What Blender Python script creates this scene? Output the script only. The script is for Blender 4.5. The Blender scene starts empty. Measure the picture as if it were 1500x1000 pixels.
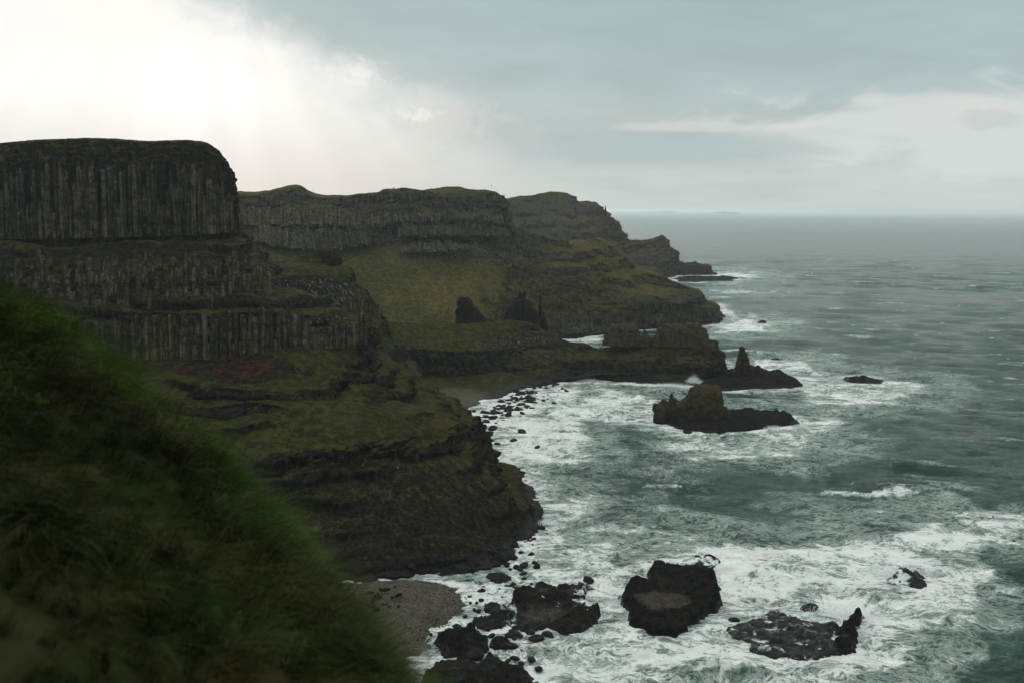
import bpy, math, random
import numpy as np
from mathutils import Matrix, Vector

SC = bpy.context.scene
COL = SC.collection
R = math.radians
# ------------------------------------------------------------------ camera
FPX = 1667.0                      # focal length in pixels of the 1500 px wide photograph
CAM = np.array([0.0, 0.0, 95.0])
PITCH, ROLL = math.atan((500 - 306.5) / FPX), R(0.42)
_f = np.array([0, math.cos(PITCH), -math.sin(PITCH)])
_u0 = np.array([0, math.sin(PITCH), math.cos(PITCH)]); _r0 = np.array([1.0, 0, 0])
_r = _r0 * math.cos(ROLL) + _u0 * math.sin(ROLL)
_u = -_r0 * math.sin(ROLL) + _u0 * math.cos(ROLL)
cam = bpy.data.objects.new('camera', bpy.data.cameras.new('camera')); COL.objects.link(cam)
cam.matrix_world = Matrix(((_r[0], _u[0], -_f[0], CAM[0]), (_r[1], _u[1], -_f[1], CAM[1]), (_r[2], _u[2], -_f[2], CAM[2]), (0, 0, 0, 1)))
cam.data.sensor_width = 36; cam.data.lens = 36 * FPX / 1500
cam.data.clip_start = 0.1; cam.data.clip_end = 200000
cam.data.dof.use_dof = True; cam.data.dof.focus_distance = 450; cam.data.dof.aperture_fstop = 2.1
SC.camera = cam
SC.view_settings.view_transform = 'Standard'; SC.view_settings.look = 'None'
SC.view_settings.gamma = 1; SC.view_settings.use_curve_mapping = False
SC.view_settings.exposure = 0.0
cy = SC.cycles
cy.use_denoising = True; cy.max_bounces = 5; cy.diffuse_bounces = 2; cy.glossy_bounces = 2
cy.volume_bounces = 1; cy.transmission_bounces = 2; cy.transparent_max_bounces = 8

# ------------------------------------------------------------------ node helper
class NT:
    def __init__(s, tree): s.t = tree; s.t.nodes.clear()
    def n(s, typ, ins=None, **props):
        nd = s.t.nodes.new(typ)
        for k, v in props.items(): setattr(nd, k, v)
        for k, v in (ins or {}).items():
            sk = nd.inputs[k]
            if isinstance(v, bpy.types.NodeSocket): s.t.links.new(v, sk)
            else: sk.default_value = v
        return nd
    def m(s, op, *a, clamp=False):
        nd = s.n('ShaderNodeMath', {i: v for i, v in enumerate(a)}, operation=op, use_clamp=clamp); return nd.outputs[0]
    def ss(s, v, lo, hi, a=0.0, b=1.0):
        return s.n('ShaderNodeMapRange', {0: v, 1: lo, 2: hi, 3: a, 4: b}, interpolation_type='SMOOTHSTEP').outputs[0]
    def noise(s, vec, scale, detail=4, rough=0.55, dist=0.0, typ='FBM', dim='3D'):
        return s.n('ShaderNodeTexNoise', {'Vector': vec, 'Scale': scale, 'Detail': detail, 'Roughness': rough, 'Distortion': dist}, noise_dimensions=dim, noise_type=typ).outputs[0]
    def mix(s, f, a, b):
        nd = s.n('ShaderNodeMix', data_type='RGBA')
        for i, v in ((0, f), (6, a), (7, b)):
            if isinstance(v, bpy.types.NodeSocket): s.t.links.new(v, nd.inputs[i])
            else: nd.inputs[i].default_value = v if i == 0 else (*v, 1)
        return nd.outputs[2]
    def vmul(s, vec, k):
        return s.n('ShaderNodeVectorMath', {0: vec, 1: k}, operation='MULTIPLY').outputs[0]
    def attr(s, name): return s.n('ShaderNodeAttribute', attribute_name=name).outputs['Fac']

# ------------------------------------------------------------------ world: overcast sky with a bright gap low on the left
SUN_AZ, SUN_EL = -15.0, 14.0      # degrees, azimuth right of +Y
world = bpy.data.worlds.new('World'); SC.world = world; world.use_nodes = True
w = NT(world.node_tree)
gen = w.n('ShaderNodeTexCoord').outputs['Generated']
sx = w.n('ShaderNodeSeparateXYZ', {0: gen}).outputs
az = w.m('MULTIPLY', w.m('ARCTAN2', sx[0], sx[1]), 57.2958)
el = w.m('MULTIPLY', w.m('ARCSINE', sx[2]), 57.2958)
elp = w.m('MAXIMUM', el, 0.0)
zz = w.m('ADD', w.m('MAXIMUM', sx[2], 0.0), 0.10)
cp = w.n('ShaderNodeCombineXYZ', {0: w.m('DIVIDE', sx[0], zz), 1: w.m('DIVIDE', sx[1], zz), 2: 0.0}).outputs[0]
n1 = w.noise(cp, 0.9, 7, 0.55, 0.4)
n2 = w.noise(cp, 3.1, 6, 0.6, 0.3)
aev = w.n('ShaderNodeCombineXYZ', {0: w.m('MULTIPLY', az, 0.05), 1: w.m('MULTIPLY', el, 0.16), 2: 0.0}).outputs[0]
n3 = w.noise(aev, 3.2, 7, 0.6, 0.5)        # streaky bank clouds near the horizon
aev2 = w.n('ShaderNodeCombineXYZ', {0: w.m('MULTIPLY', az, 0.3), 1: w.m('MULTIPLY', el, 0.42), 2: 3.0}).outputs[0]
n4 = w.noise(aev2, 1.3, 8, 0.58, 0.35)
base = w.mix(w.ss(elp, 0.5, 10.0), (0.53, 0.60, 0.60), (0.405, 0.515, 0.53))
var = w.m('ADD', 0.84, w.m('ADD', w.m('MULTIPLY', w.m('SUBTRACT', n1, 0.2), 0.45), w.m('MULTIPLY', w.m('SUBTRACT', n2, 0.5), 0.14)))
var = w.m('MULTIPLY', var, w.m('ADD', 1.0, w.m('MULTIPLY', w.ss(el, 12.0, 65.0), 1.0)))   # an overcast sky brightens towards the zenith
base = w.n('ShaderNodeVectorMath', {0: base, 3: var}, operation='SCALE').outputs[0]
base = w.mix(w.ss(el, 14.0, 60.0), base, (1.60, 1.72, 1.64))    # neutral grey overhead
# warm pale opening low on the right
def blob(a0, e0, ra, re, amp, lo, hi, nz):
    da = w.m('DIVIDE', w.m('SUBTRACT', az, a0), ra); de = w.m('DIVIDE', w.m('SUBTRACT', el, e0), re)
    d2 = w.m('SQRT', w.m('ADD', w.m('MULTIPLY', da, da), w.m('MULTIPLY', de, de)))
    return w.ss(w.m('ADD', w.m('SUBTRACT', 1.0, d2), w.m('MULTIPLY', w.m('SUBTRACT', nz, 0.5), amp)), lo, hi)
pale = w.m('MAXIMUM', blob(26, 3.6, 17, 2.6, 2.0, -0.08, 0.42, n3), w.m('MULTIPLY', blob(26, 2.0, 21, 3.2, 1.2, -0.3, 0.7, n3), 0.55))
col = w.mix(w.m('MULTIPLY', pale, 0.85), base, (0.70, 0.735, 0.72))
bank = w.m('MULTIPLY', blob(6.5, 3.0, 9.5, 1.1, 1.6, -0.1, 0.5, n3), 0.6)
col = w.mix(bank, col, (0.38, 0.485, 0.51))
wisps = w.m('ADD', w.m('MULTIPLY', blob(9.0, 4.05, 6.5, 0.35, 1.6, 0.1, 0.7, n3), 0.5), w.m('MULTIPLY', blob(20.5, 4.6, 4.5, 0.9, 2.2, 0.15, 0.8, n4), 0.45))
col = w.mix(wisps, col, (0.72, 0.71, 0.68))
puffs = w.m('MULTIPLY', w.m('MAXIMUM', blob(22.5, 4.2, 2.3, 0.55, 2.0, 0.1, 0.6, n4), blob(16.3, 4.9, 2.6, 0.5, 2.0, 0.15, 0.7, n4)), 0.28)
col = w.mix(puffs, col, (0.42, 0.48, 0.49))
# bright gap: edge az_e(el)
edge = w.m('SUBTRACT', 0.3, w.m('ADD', w.m('MULTIPLY', elp, 0.55), w.m('MULTIPLY', w.m('MULTIPLY', elp, elp), 0.100)))
dist = w.m('SUBTRACT', edge, az)                         # >0 inside the gap
dist = w.m('ADD', dist, w.m('MULTIPLY', w.m('SUBTRACT', n4, 0.5), w.m('ADD', 4.0, w.m('MULTIPLY', elp, 0.55))))
top = w.ss(elp, 4.5, 8.0)
soft = w.ss(dist, -6.5, 9.0); sharp = w.ss(dist, -3.0, 4.0)
gap = w.m('ADD', w.m('MULTIPLY', soft, w.m('SUBTRACT', 1.0, top)), w.m('MULTIPLY', w.m('ADD', w.m('MULTIPLY', sharp, 0.75), w.m('MULTIPLY', soft, 0.25)), top))
ga = w.m('DIVIDE', w.m('SUBTRACT', az, -20.0), 42.0); ge = w.m('DIVIDE', w.m('SUBTRACT', el, 8.0), 15.0)
fall = w.ss(w.m('SQRT', w.m('ADD', w.m('MULTIPLY', ga, ga), w.m('MULTIPLY', ge, ge))), 0.45, 1.05, 1.0, 0.0)
ang = w.m('ARCTAN2', w.m('SUBTRACT', az, -15.0), w.m('SUBTRACT', 16.0, el))
rayn = w.noise(w.n('ShaderNodeCombineXYZ', {0: ang, 1: 0.0, 2: 7.3}).outputs[0], 5.0, 2, 0.5)
raym = w.m('ADD', 0.90, w.m('MULTIPLY', w.m('MULTIPLY', w.m('SUBTRACT', rayn, 0.42), 0.6 * 0.5), w.m('SUBTRACT', 1.0, w.ss(elp, 5.5, 8.5))))
lum = w.m('ADD', 0.76, w.m('MULTIPLY', w.ss(elp, 0.5, 6.0), 0.32))
gcol = w.n('ShaderNodeVectorMath', {0: (1.0, 0.997, 0.98), 3: w.m('MULTIPLY', lum, raym)}, operation='SCALE').outputs[0]
col = w.mix(w.m('MULTIPLY', gap, fall), col, (1, 1, 1)); world.node_tree.links.new(gcol, col.node.inputs[7])
cum = w.m('MULTIPLY', blob(-3.6, 4.4, 3.9, 1.4, 2.6, 0.1, 0.8, w.noise(aev2, 3.0, 8, 0.6, 0.5)), 0.45)
col = w.mix(cum, col, (0.70, 0.69, 0.66))
n5 = w.noise(aev2, 5.5, 6, 0.6, 0.4)
cum2 = w.m('MAXIMUM', blob(-4.7, 4.55, 1.8, 0.7, 3.2, 0.2, 1.3, n5), blob(-7.6, 6.5, 2.2, 0.9, 3.0, 0.1, 1.3, n5))
col = w.mix(w.m('MULTIPLY', cum2, 0.6), col, (0.95, 0.94, 0.90))
sky = w.n('ShaderNodeTexSky', sky_type='NISHITA', sun_disc=False, sun_elevation=R(SUN_EL), sun_rotation=R(SUN_AZ), altitude=95.0)
bg1 = w.n('ShaderNodeBackground', {0: sky.outputs[0], 1: 0.05})
bg2 = w.n('ShaderNodeBackground', {0: col, 1: 1.0})
mx = w.n('ShaderNodeMixShader', {0: 0.96, 1: bg1.outputs[0], 2: bg2.outputs[0]})
w.n('ShaderNodeOutputWorld', {0: mx.outputs[0]})

sun = bpy.data.objects.new('sun', bpy.data.lights.new('sun', 'SUN')); COL.objects.link(sun)
sun.data.energy = 0.9; sun.data.angle = R(14); sun.data.color = (1.0, 0.95, 0.86)
_sd = Vector((math.sin(R(SUN_AZ)) * math.cos(R(SUN_EL)), math.cos(R(SUN_AZ)) * math.cos(R(SUN_EL)), math.sin(R(SUN_EL))))
sun.rotation_euler = _sd.to_track_quat('Z', 'Y').to_euler(); sun.location = (0, 0, 200)

# ------------------------------------------------------------------ geometry helpers
rng = np.random.default_rng(7); random.seed(7)
def rays(px, py):
    px = np.asarray(px, float)[..., None]; py = np.asarray(py, float)[..., None]
    return (px - 750) / FPX * _r - (py - 500) / FPX * _u + _f
def at(px, py, D):                      # point seen at photo pixel (px, py) at forward distance D metres
    r = rays(px, py); return CAM + r * (np.asarray(D, float)[..., None] / r[..., 1:2])
def on(px, py, z=0.0):                  # point seen at photo pixel (px, py) on the level z
    r = rays(px, py); return CAM + r * ((z - CAM[2]) / r[..., 2:3])
def proj(P):
    q = P - CAM; d = np.maximum(q @ _f, 1e-3)
    return 750 + FPX * (q @ _r) / d, 500 - FPX * (q @ _u) / d
_perm = np.concatenate([rng.permutation(256)] * 3).astype(np.int32)
_g = rng.normal(size=(256, 3)).astype(np.float32); _g /= np.linalg.norm(_g, axis=1)[:, None]
def perlin(P):
    P = np.asarray(P, np.float32); i = np.floor(P).astype(np.int32); f = P - i; i &= 255
    u = f * f * f * (f * (f * 6 - 15) + 10); out = 0
    for dx in (0, 1):
        for dy in (0, 1):
            for dz in (0, 1):
                g = _g[_perm[_perm[_perm[i[..., 0] + dx] + i[..., 1] + dy] + i[..., 2] + dz]]
                d = f - np.array([dx, dy, dz], np.float32)
                wt = (u[..., 0] if dx else 1 - u[..., 0]) * (u[..., 1] if dy else 1 - u[..., 1]) * (u[..., 2] if dz else 1 - u[..., 2])
                out = out + wt * (g * d).sum(-1)
    return out * 1.5
def fbm(P, octv=4, gain=0.5, ridged=False):
    P = np.asarray(P, np.float32); a, s, t = 1.0, 0, 0
    for k in range(octv):
        n = perlin(P * 2.03 ** k + 17.3 * k)
        s = s + a * ((1 - 2 * np.abs(n)) if ridged else n); t += a; a *= gain
    return s / t
def cells(P):                           # nearest jittered cell: random value of the cell, distance to border
    P = np.asarray(P, np.float32); i = np.floor(P).astype(np.int32)
    b1 = np.full(P.shape[:-1], 9.0, np.float32); b2 = b1.copy(); v = np.zeros_like(b1)
    for dx in (-1, 0, 1):
        for dy in (-1, 0, 1):
            for dz in (-1, 0, 1):
                c = i + np.array([dx, dy, dz]); h = _perm[_perm[_perm[c[..., 0] & 255] + (c[..., 1] & 255)] + (c[..., 2] & 255)]
                q = c + 0.5 + _g[h] * 0.38; d = ((q - P) ** 2).sum(-1)
                near = d < b1; b2 = np.where(near, b1, np.minimum(b2, d)); v = np.where(near, h / 255.0, v); b1 = np.where(near, d, b1)
    return v, np.sqrt(b2) - np.sqrt(b1)
def sstep(x, a, b):
    t = np.clip((x - a) / (b - a), 0, 1); return t * t * (3 - 2 * t)
def mesh_obj(name, V, Fc, mat=None, parent=None, attrs=None, smooth=True, link=True):
    V = np.asarray(V, np.float32).reshape(-1, 3); Fc = np.asarray(Fc, np.int32); k = Fc.shape[1]
    me = bpy.data.meshes.new(name)
    me.vertices.add(len(V)); me.vertices.foreach_set('co', V.ravel())
    me.loops.add(Fc.size); me.loops.foreach_set('vertex_index', Fc.ravel())
    me.polygons.add(len(Fc)); me.polygons.foreach_set('loop_start', np.arange(0, Fc.size, k, dtype=np.int32))
    me.polygons.foreach_set('use_smooth', np.full(len(Fc), smooth))
    for an, av in (attrs or {}).items():
        a = me.attributes.new(an, 'FLOAT', 'POINT'); a.data.foreach_set('value', np.asarray(av, np.float32).ravel())
    me.update(calc_edges=True); me.validate()
    if mat: me.materials.append(mat)
    if not link: return me
    o = bpy.data.objects.new(name, me); COL.objects.link(o)
    if parent: o.parent = parent
    return o
def grid_faces(nv, nu, flip=False):
    a = np.arange(nv * nu).reshape(nv, nu)
    q = np.stack([a[:-1, :-1], a[:-1, 1:], a[1:, 1:], a[1:, :-1]], -1).reshape(-1, 4)
    return q[:, ::-1] if flip else q
def tag(o, label=None, cat=None, group=None, kind=None):
    for k, v in (('label', label), ('category', cat), ('group', group), ('kind', kind)):
        if v: o[k] = v
    return o
def crom(pts, n, s=None):               # smooth resampling of a polyline to n points by arc length
    pts = np.asarray(pts, float); d = np.r_[0, np.cumsum(np.linalg.norm(np.diff(pts, axis=0), axis=1))]
    t = np.linspace(0, d[-1], n); out = np.empty((n, pts.shape[1]))
    m = np.gradient(pts, d, axis=0) * 0.8
    k = np.clip(np.searchsorted(d, t, side='right') - 1, 0, len(d) - 2); h = (d[k + 1] - d[k])[:, None]; x = ((t - d[k])[:, None]) / h
    return (2 * x**3 - 3 * x**2 + 1) * pts[k] + (x**3 - 2 * x**2 + x) * h * m[k] + (-2 * x**3 + 3 * x**2) * pts[k + 1] + (x**3 - x**2) * h * m[k + 1]
def row(*p): a = np.array(p, float); return at(a[:, 0], a[:, 1], a[:, 2])
def rowz(z, *p): a = np.array(p, float); return on(a[:, 0], a[:, 1], z)
def sheet(rows, nu, nvs):
    L = [crom(r, nu) for r in rows]; G = []
    for k, n in enumerate(nvs):
        for j in range(n): G.append(L[k] + (L[k + 1] - L[k]) * (j / n))
    G.append(L[-1]); return np.array(G)
def smooth_v(G, it=2):
    for _ in range(it): G[1:-1] = G[1:-1] * 0.5 + (G[:-2] + G[2:]) * 0.25
    return G
def normals(G):
    du = np.gradient(G, axis=1); dv = np.gradient(G, axis=0); N = np.cross(dv, du)
    N /= np.linalg.norm(N, axis=-1, keepdims=True) + 1e-9
    if (N[..., 1].mean() > 0 and abs(N[..., 1].mean()) > 0.05) or (abs(N[..., 1].mean()) <= 0.05 and N[..., 2].mean() < 0): N = -N
    return N
RIS = {'m': 0.0}
def displace(G, big=4.0, rib=1.6, blk=1.0, fine=0.5, terr=0.0, hstep=9.0, seed=0.0, ribl=9.0, blks=5.0, nob=0.0, ledge=0.0):
    if terr:
        z = G[..., 2]; nz = fbm(G * [0.012, 0.012, 0.012] + seed, 3) * 10 + fbm(G * 0.06 + seed, 3) * 3.0
        s = (z + nz) / hstep; k = np.floor(s); f = s - k
        g = np.where(f < 0.74, f * 0.20 / 0.74, 0.20 + (f - 0.74) * 0.80 / 0.26)
        amt = terr * sstep(fbm(G * 0.02 + seed + 5, 2), -0.45, 0.15) * sstep(z, -1, 4)
        if callable(nob): amt = amt * nob(G)
        RIS['m'] = (amt * (1.45 * sstep(f, 0.58, 0.74) - 0.20)).ravel()
        G = G.copy(); G[..., 2] = z + ((k + g) * hstep - nz - z) * amt
    else: RIS['m'] = 0.0
    N = normals(G); st = sstep(1 - np.abs(N[..., 2]), 0.15, 0.55)
    Nh = N.copy(); Nh[..., 2] *= 0.25; Nh /= np.linalg.norm(Nh, axis=-1, keepdims=True) + 1e-9
    low = sstep(G[..., 2], -4, 1)
    d = fbm(G / 42 + seed, 3) * big
    if rib: d = d + (fbm(G * [1 / ribl, 1 / ribl, 1 / 60] + seed + 3, 3, 0.55, True) - 0.3) * rib * st
    if blk:
        v, b = cells(G * [1 / blks, 1 / blks, 1.3 / blks] + fbm(G / 9 + 3, 2)[..., None] * 0.5 + seed); d = d + ((v - 0.5) * blk - 0.35 * blk * (1 - sstep(b, 0.0, 0.16))) * (0.15 + 0.85 * st)
        v, b = cells(G * [2.7 / blks, 2.7 / blks, 3.2 / blks] + seed + 9); d = d + (v - 0.5) * blk * 0.45 * (0.1 + st)
    if ledge:
        zz = G[..., 2] + fbm(G / 30 + seed, 2) * 5
        d = d + ledge * (np.abs(((zz / 5.5) % 1.0) - 0.5) * 2 - 0.5) * st + ledge * 0.7 * (((zz / 13.0) % 1.0) - 0.5) * st
    d = d + fbm(G / 3.2 + seed, 4, 0.55) * fine * (0.35 + 0.65 * st)
    return G + Nh * (d * low)[..., None]
def ell(px, py, *es):                   # union of soft ellipses in photo pixels, used only to lay out where coloured ground lies
    m = np.zeros_like(px)
    for cx, cy_, rx, ry, a in es: m = np.maximum(m, a * (1 - sstep(((px - cx) / rx) ** 2 + ((py - cy_) / ry) ** 2, 0.35, 1.25)))
    return m
SHORE = []
def land(name, G, mat, red=(), lich=(), brown=(), gbias=0.0, gpatch=(), bpatch=(), beach=(), flip=True, kind='structure'):
    V = G.reshape(-1, 3); px, py = proj(V)
    at_ = {'red': ell(px, py, *red), 'lich': ell(px, py, *lich), 'brown': ell(px, py, *brown), 'gbias': gbias + ell(px, py, *gpatch) - ell(px, py, *bpatch) - 0.55 * RIS['m'], 'wash': 0 * px, 'beach': ell(px, py, *beach)}
    o = mesh_obj(name, V, grid_faces(*G.shape[:2], flip), mat, attrs=at_); tag(o, kind=kind)
    SHORE.append(V[np.abs(V[:, 2]) < 1.2][:, :2]); return o

# ------------------------------------------------------------------ materials
def mat_land(name, rock_a=(0.0048, 0.0050, 0.0038), rock_b=(0.031, 0.027, 0.019), g1=(0.015, 0.018, 0.005), g2=(0.041, 0.040, 0.011), br=(0.054, 0.042, 0.015), lich_amt=1.0, wet=3.5, bump=1.0, thr=0.54):
    m = bpy.data.materials.new(name); m.use_nodes = True; t = NT(m.node_tree)
    geo = t.n('ShaderNodeNewGeometry').outputs; P = geo['Position']; nz = t.n('ShaderNodeSeparateXYZ', {0: geo['Normal']}).outputs[2]
    z = t.n('ShaderNodeSeparateXYZ', {0: P}).outputs[2]
    nA = t.noise(P, 0.035, 5, 0.6); nB = t.noise(P, 0.35, 6, 0.65); nC = t.noise(P, 1.4, 5, 0.7); nV = t.noise(t.vmul(P, (0.7, 0.7, 0.08)), 1.0, 6, 0.65, 0.3)
    gm = t.m('ADD', nz, t.m('ADD', t.m('MULTIPLY', t.m('SUBTRACT', nB, 0.5), 0.9), t.m('ADD', t.m('MULTIPLY', t.m('SUBTRACT', nC, 0.5), 0.5), t.attr('gbias'))))
    gm = t.ss(gm, thr, thr + 0.16)
    rock = t.mix(t.ss(nV, 0.36, 0.68), rock_a, rock_b)
    rock = t.mix(t.m('MULTIPLY', t.ss(nC, 0.52, 0.75), 0.6), rock, tuple(c * 1.8 for c in rock_b))
    rock = t.mix(t.m('MULTIPLY', t.ss(nB, 0.62, 0.50), 0.35), rock, tuple(c * 0.5 for c in rock_a))
    nL = t.noise(t.vmul(P, (1.0, 1.0, 0.4)), 0.9, 6, 0.75, 0.5)
    lthr = t.m('SUBTRACT', 0.70, t.m('MULTIPLY', t.attr('lich'), 0.17))
    lm = t.ss(t.m('SUBTRACT', nL, lthr), 0.0, 0.07)
    rock = t.mix(t.m('MULTIPLY', lm, lich_amt * 0.85), rock, (0.21, 0.20, 0.155))
    # rusty and mossy stains
    rock = t.mix(t.m('MULTIPLY', t.ss(t.noise(P, 0.09, 5, 0.65), 0.52, 0.72), 0.55), rock, (0.030, 0.025, 0.012))
    rock = t.mix(t.m('MULTIPLY', t.attr('brown'), t.m('MULTIPLY', t.ss(nB, 0.3, 0.65), 0.8)), rock, (0.062, 0.046, 0.022))
    rock = t.mix(t.m('MULTIPLY', t.attr('red'), t.ss(nB, 0.44, 0.62)), rock, (0.058, 0.017, 0.011))
    gr = t.mix(t.ss(nB, 0.35, 0.65), g1, g2)
    gr = t.mix(t.ss(t.m('ADD', t.m('MULTIPLY', t.attr('brown'), 0.40), nA), 0.52, 0.78), gr, br)
    gr = t.mix(t.m('MULTIPLY', t.ss(nC, 0.45, 0.72), 0.5), gr, tuple(c * 1.5 for c in g2))
    gr = t.mix(t.m('MULTIPLY', t.ss(t.noise(t.vmul(P, (0.13, 0.045, 0.05)), 1.0, 7, 0.7, 0.5), 0.46, 0.60), 0.55), gr, tuple(v * .75 for v in (br[0] * .6, br[1] * .62, br[2])))
    gr = t.mix(t.m('MULTIPLY', t.ss(nB, 0.58, 0.44), 0.45), gr, tuple(v * .55 for v in g1))
    gr = t.mix(t.m('MULTIPLY', t.attr('red'), t.ss(t.noise(t.vmul(P, (1, 1, 2.2)), 0.22, 7, 0.75), 0.47, 0.60)), gr, (0.040, 0.016, 0.009))
    c = t.mix(gm, rock, gr)
    pebs = t.n('ShaderNodeTexVoronoi', {'Vector': P, 'Scale': 3.0}).outputs['Color']
    pv = t.n('ShaderNodeSeparateColor', {0: pebs}).outputs[0]
    gravel = t.mix(t.m('MULTIPLY', pv, t.ss(nB, 0.3, 0.6)), (0.044, 0.036, 0.026), (0.118, 0.098, 0.072))
    c = t.mix(t.attr('beach'), c, gravel)
    wm = t.ss(t.m('ADD', z, t.m('MULTIPLY', t.m('SUBTRACT', nB, 0.5), wet * 1.6)), wet, wet * 0.45)
    c = t.mix(t.m('MULTIPLY', wm, t.m('SUBTRACT', 0.93, t.m('MULTIPLY', t.attr('beach'), 0.85))), c, (0.0070, 0.0070, 0.0060))
    wl = t.noise(t.vmul(P, (0.7, 1.0, 0.8)), 0.42, 7, 0.6, 0.6); c = t.mix(t.ss(t.m('ADD', t.attr('wash'), t.m('SUBTRACT', wl, 1.0)), 0.0, 0.16), c, (0.62, 0.66, 0.65))
    hgt = t.m('ADD', t.m('MULTIPLY', nV, 1.2), t.m('ADD', t.m('MULTIPLY', nB, 0.9), t.m('MULTIPLY', nC, 0.35)))
    bp = t.n('ShaderNodeBump', {'Strength': 0.8, 'Distance': 1.1 * bump, 'Height': hgt})
    bs = t.n('ShaderNodeBsdfPrincipled', {'Base Color': c, 'Roughness': t.m('SUBTRACT', 0.95, t.m('MULTIPLY', wm, 0.35)), 'Normal': bp.outputs[0], 'Specular IOR Level': t.m('ADD', 0.015, t.m('MULTIPLY', wm, 0.12))})
    t.n('ShaderNodeOutputMaterial', {0: bs.outputs[0]}); return m
M_LAND = mat_land('basalt_and_turf')
M_FAR = mat_land('haze_paled_basalt_and_turf', rock_a=(0.016, 0.016, 0.013), rock_b=(0.110, 0.098, 0.073), g1=(0.030, 0.034, 0.010), g2=(0.058, 0.056, 0.018), br=(0.092, 0.068, 0.025), bump=1.6, thr=0.47)  # distance haze lightened into the far cliff colours; pale crest outcrops share it
M_ROCK = mat_land('brown_sea_rock', rock_a=(0.014, 0.012, 0.008), rock_b=(0.055, 0.044, 0.026), g1=(0.028, 0.028, 0.010), lich_amt=0.8, wet=5.0)
M_WASH = mat_land('wave_washed_rock', rock_a=(0.022, 0.021, 0.019), rock_b=(0.070, 0.064, 0.056), lich_amt=0.1, wet=-6.0, bump=0.7)
M_REEF = mat_land('wet_black_rock', rock_a=(0.006, 0.006, 0.0055), rock_b=(0.019, 0.018, 0.016), lich_amt=0.25, wet=1.6, bump=0.7)

# columns: vertical fluted basalt
def mat_column(name='column_basalt', k=1.0):
    m = bpy.data.materials.new(name); m.use_nodes = True; t = NT(m.node_tree)
    P = t.n('ShaderNodeNewGeometry').outputs['Position']; rnd = t.n('ShaderNodeObjectInfo').outputs['Random']
    nV = t.noise(t.vmul(P, (1.1, 1.1, 0.16)), 1.0, 6, 0.65, 0.3); nL = t.noise(P, 0.85, 6, 0.75, 0.4); nS = t.noise(P, 0.06, 4, 0.6)
    c = t.mix(t.ss(t.m('ADD', nV, t.m('MULTIPLY', t.m('SUBTRACT', rnd, 0.5), 0.20)), 0.36, 0.68), tuple(k * v for v in (0.010, 0.0095, 0.0068)), tuple(k * v for v in (0.052, 0.046, 0.030)))
    c = t.mix(t.m('MULTIPLY', t.ss(nS, 0.45, 0.65), 0.55), c, (0.026, 0.028, 0.011))
    c = t.mix(t.m('MULTIPLY', t.ss(t.m('ADD', nL, t.m('MULTIPLY', rnd, 0.05)), 0.575, 0.68), 0.8), c, (0.15, 0.145, 0.11))
    c = t.mix(t.m('MULTIPLY', t.ss(t.noise(t.vmul(P, (0.5, 0.5, 0.8)), 0.5, 5, 0.7), 0.46, 0.60), 0.7), c, (0.009, 0.009, 0.007))
    bp = t.n('ShaderNodeBump', {'Strength': 0.7, 'Distance': 0.5, 'Height': t.m('ADD', nV, nL)})
    bs = t.n('ShaderNodeBsdfPrincipled', {'Base Color': c, 'Roughness': 0.95, 'Specular IOR Level': 0.015, 'Normal': bp.outputs[0]})
    t.n('ShaderNodeOutputMaterial', {0: bs.outputs[0]}); return m
M_COL = mat_column(k=1.9); M_COLF = mat_column('haze_paled_column_basalt', 2.9)  # far columns: pale grey rock, with haze-lit brightness added to the colour

# ------------------------------------------------------------------ near cliff: columnar tower
def back(r_, dx, dy, dz):               # the same edge further from the sea: recedes from the viewpoint, sinking slightly
    if dy < 9: return r_ + np.array([dx, dy, dz])
    q = CAM + (r_ - CAM) * (1 + dy / r_[:, 1:2]); q[:, 2] += dz - 0.012 * dy; return q
t1 = row((-160,209,428),(0,208,430),(50,206,430),(130,203,432),(210,206,432),(283,206,434),(303,209,436),(318,219,438),(330,238,441),(338,255,444),(342,270,448),(340,270,470),(328,262,540))
t2 = row((-160,240,425),(0,238,427),(50,238,428),(130,236,430),(210,238,430),(290,240,432),(318,244,436),(332,255,439),(340,272,442),(344,290,447),(342,290,470),(330,285,540))
t3 = row((-160,345,421),(0,345,424),(60,345,425),(130,343,426),(210,341,428),(290,338,431),(325,336,435),(343,335,441),(345,336,448),(344,335,475),(335,332,540))
G = sheet([back(t1, 0, 160, -3), back(t1, 0, 40, -1), t1, t2, t3, back(t3, 0, -2, -12)], 520, [3, 12, 22, 60, 8])
G = displace(smooth_v(G, 2), big=1.5, rib=1.8, blk=1.1, fine=0.8, seed=1.0, ribl=6, blks=4)
tower = land('cliff', G, M_LAND, lich=((170,300,200,60,0.35),), gbias=0.02, gpatch=((150,222,260,16,0.25),))

# ------------------------------------------------------------------ near headland: ledges, lower columns, terraces, sea cliff
m1 = row((-160,352,412),(0,351,417),(120,350,420),(200,348,423),(270,345,427),(320,342,431),(345,338,437),(358,350,440),(372,366,442),(384,378,444),(392,388,470),(388,385,540))
m2 = row((-160,400,396),(0,400,399),(120,400,401),(200,398,403),(270,395,406),(330,390,409),(370,386,413),(396,390,417),(408,402,422),(414,412,464),(410,405,534))
m3 = row((-160,455,378),(0,455,380),(150,455,381),(250,452,382),(330,450,383),(400,447,385),(428,452,387),(480,465,390),(520,462,403),(531,472,410),(540,482,444),(540,482,534))
m4 = row((-160,530,372),(0,528,373),(150,524,373),(250,521,373),(350,518,374),(430,508,377),(500,502,387),(530,497,400),(536,500,410),(545,508,443),(550,508,534))
m5 = row((-160,570,352),(0,568,350),(200,566,348),(300,563,347),(400,560,348),(480,556,356),(540,550,380),(580,552,396),(620,566,402),(652,580,404),(664,590,430),(650,580,500))
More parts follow.
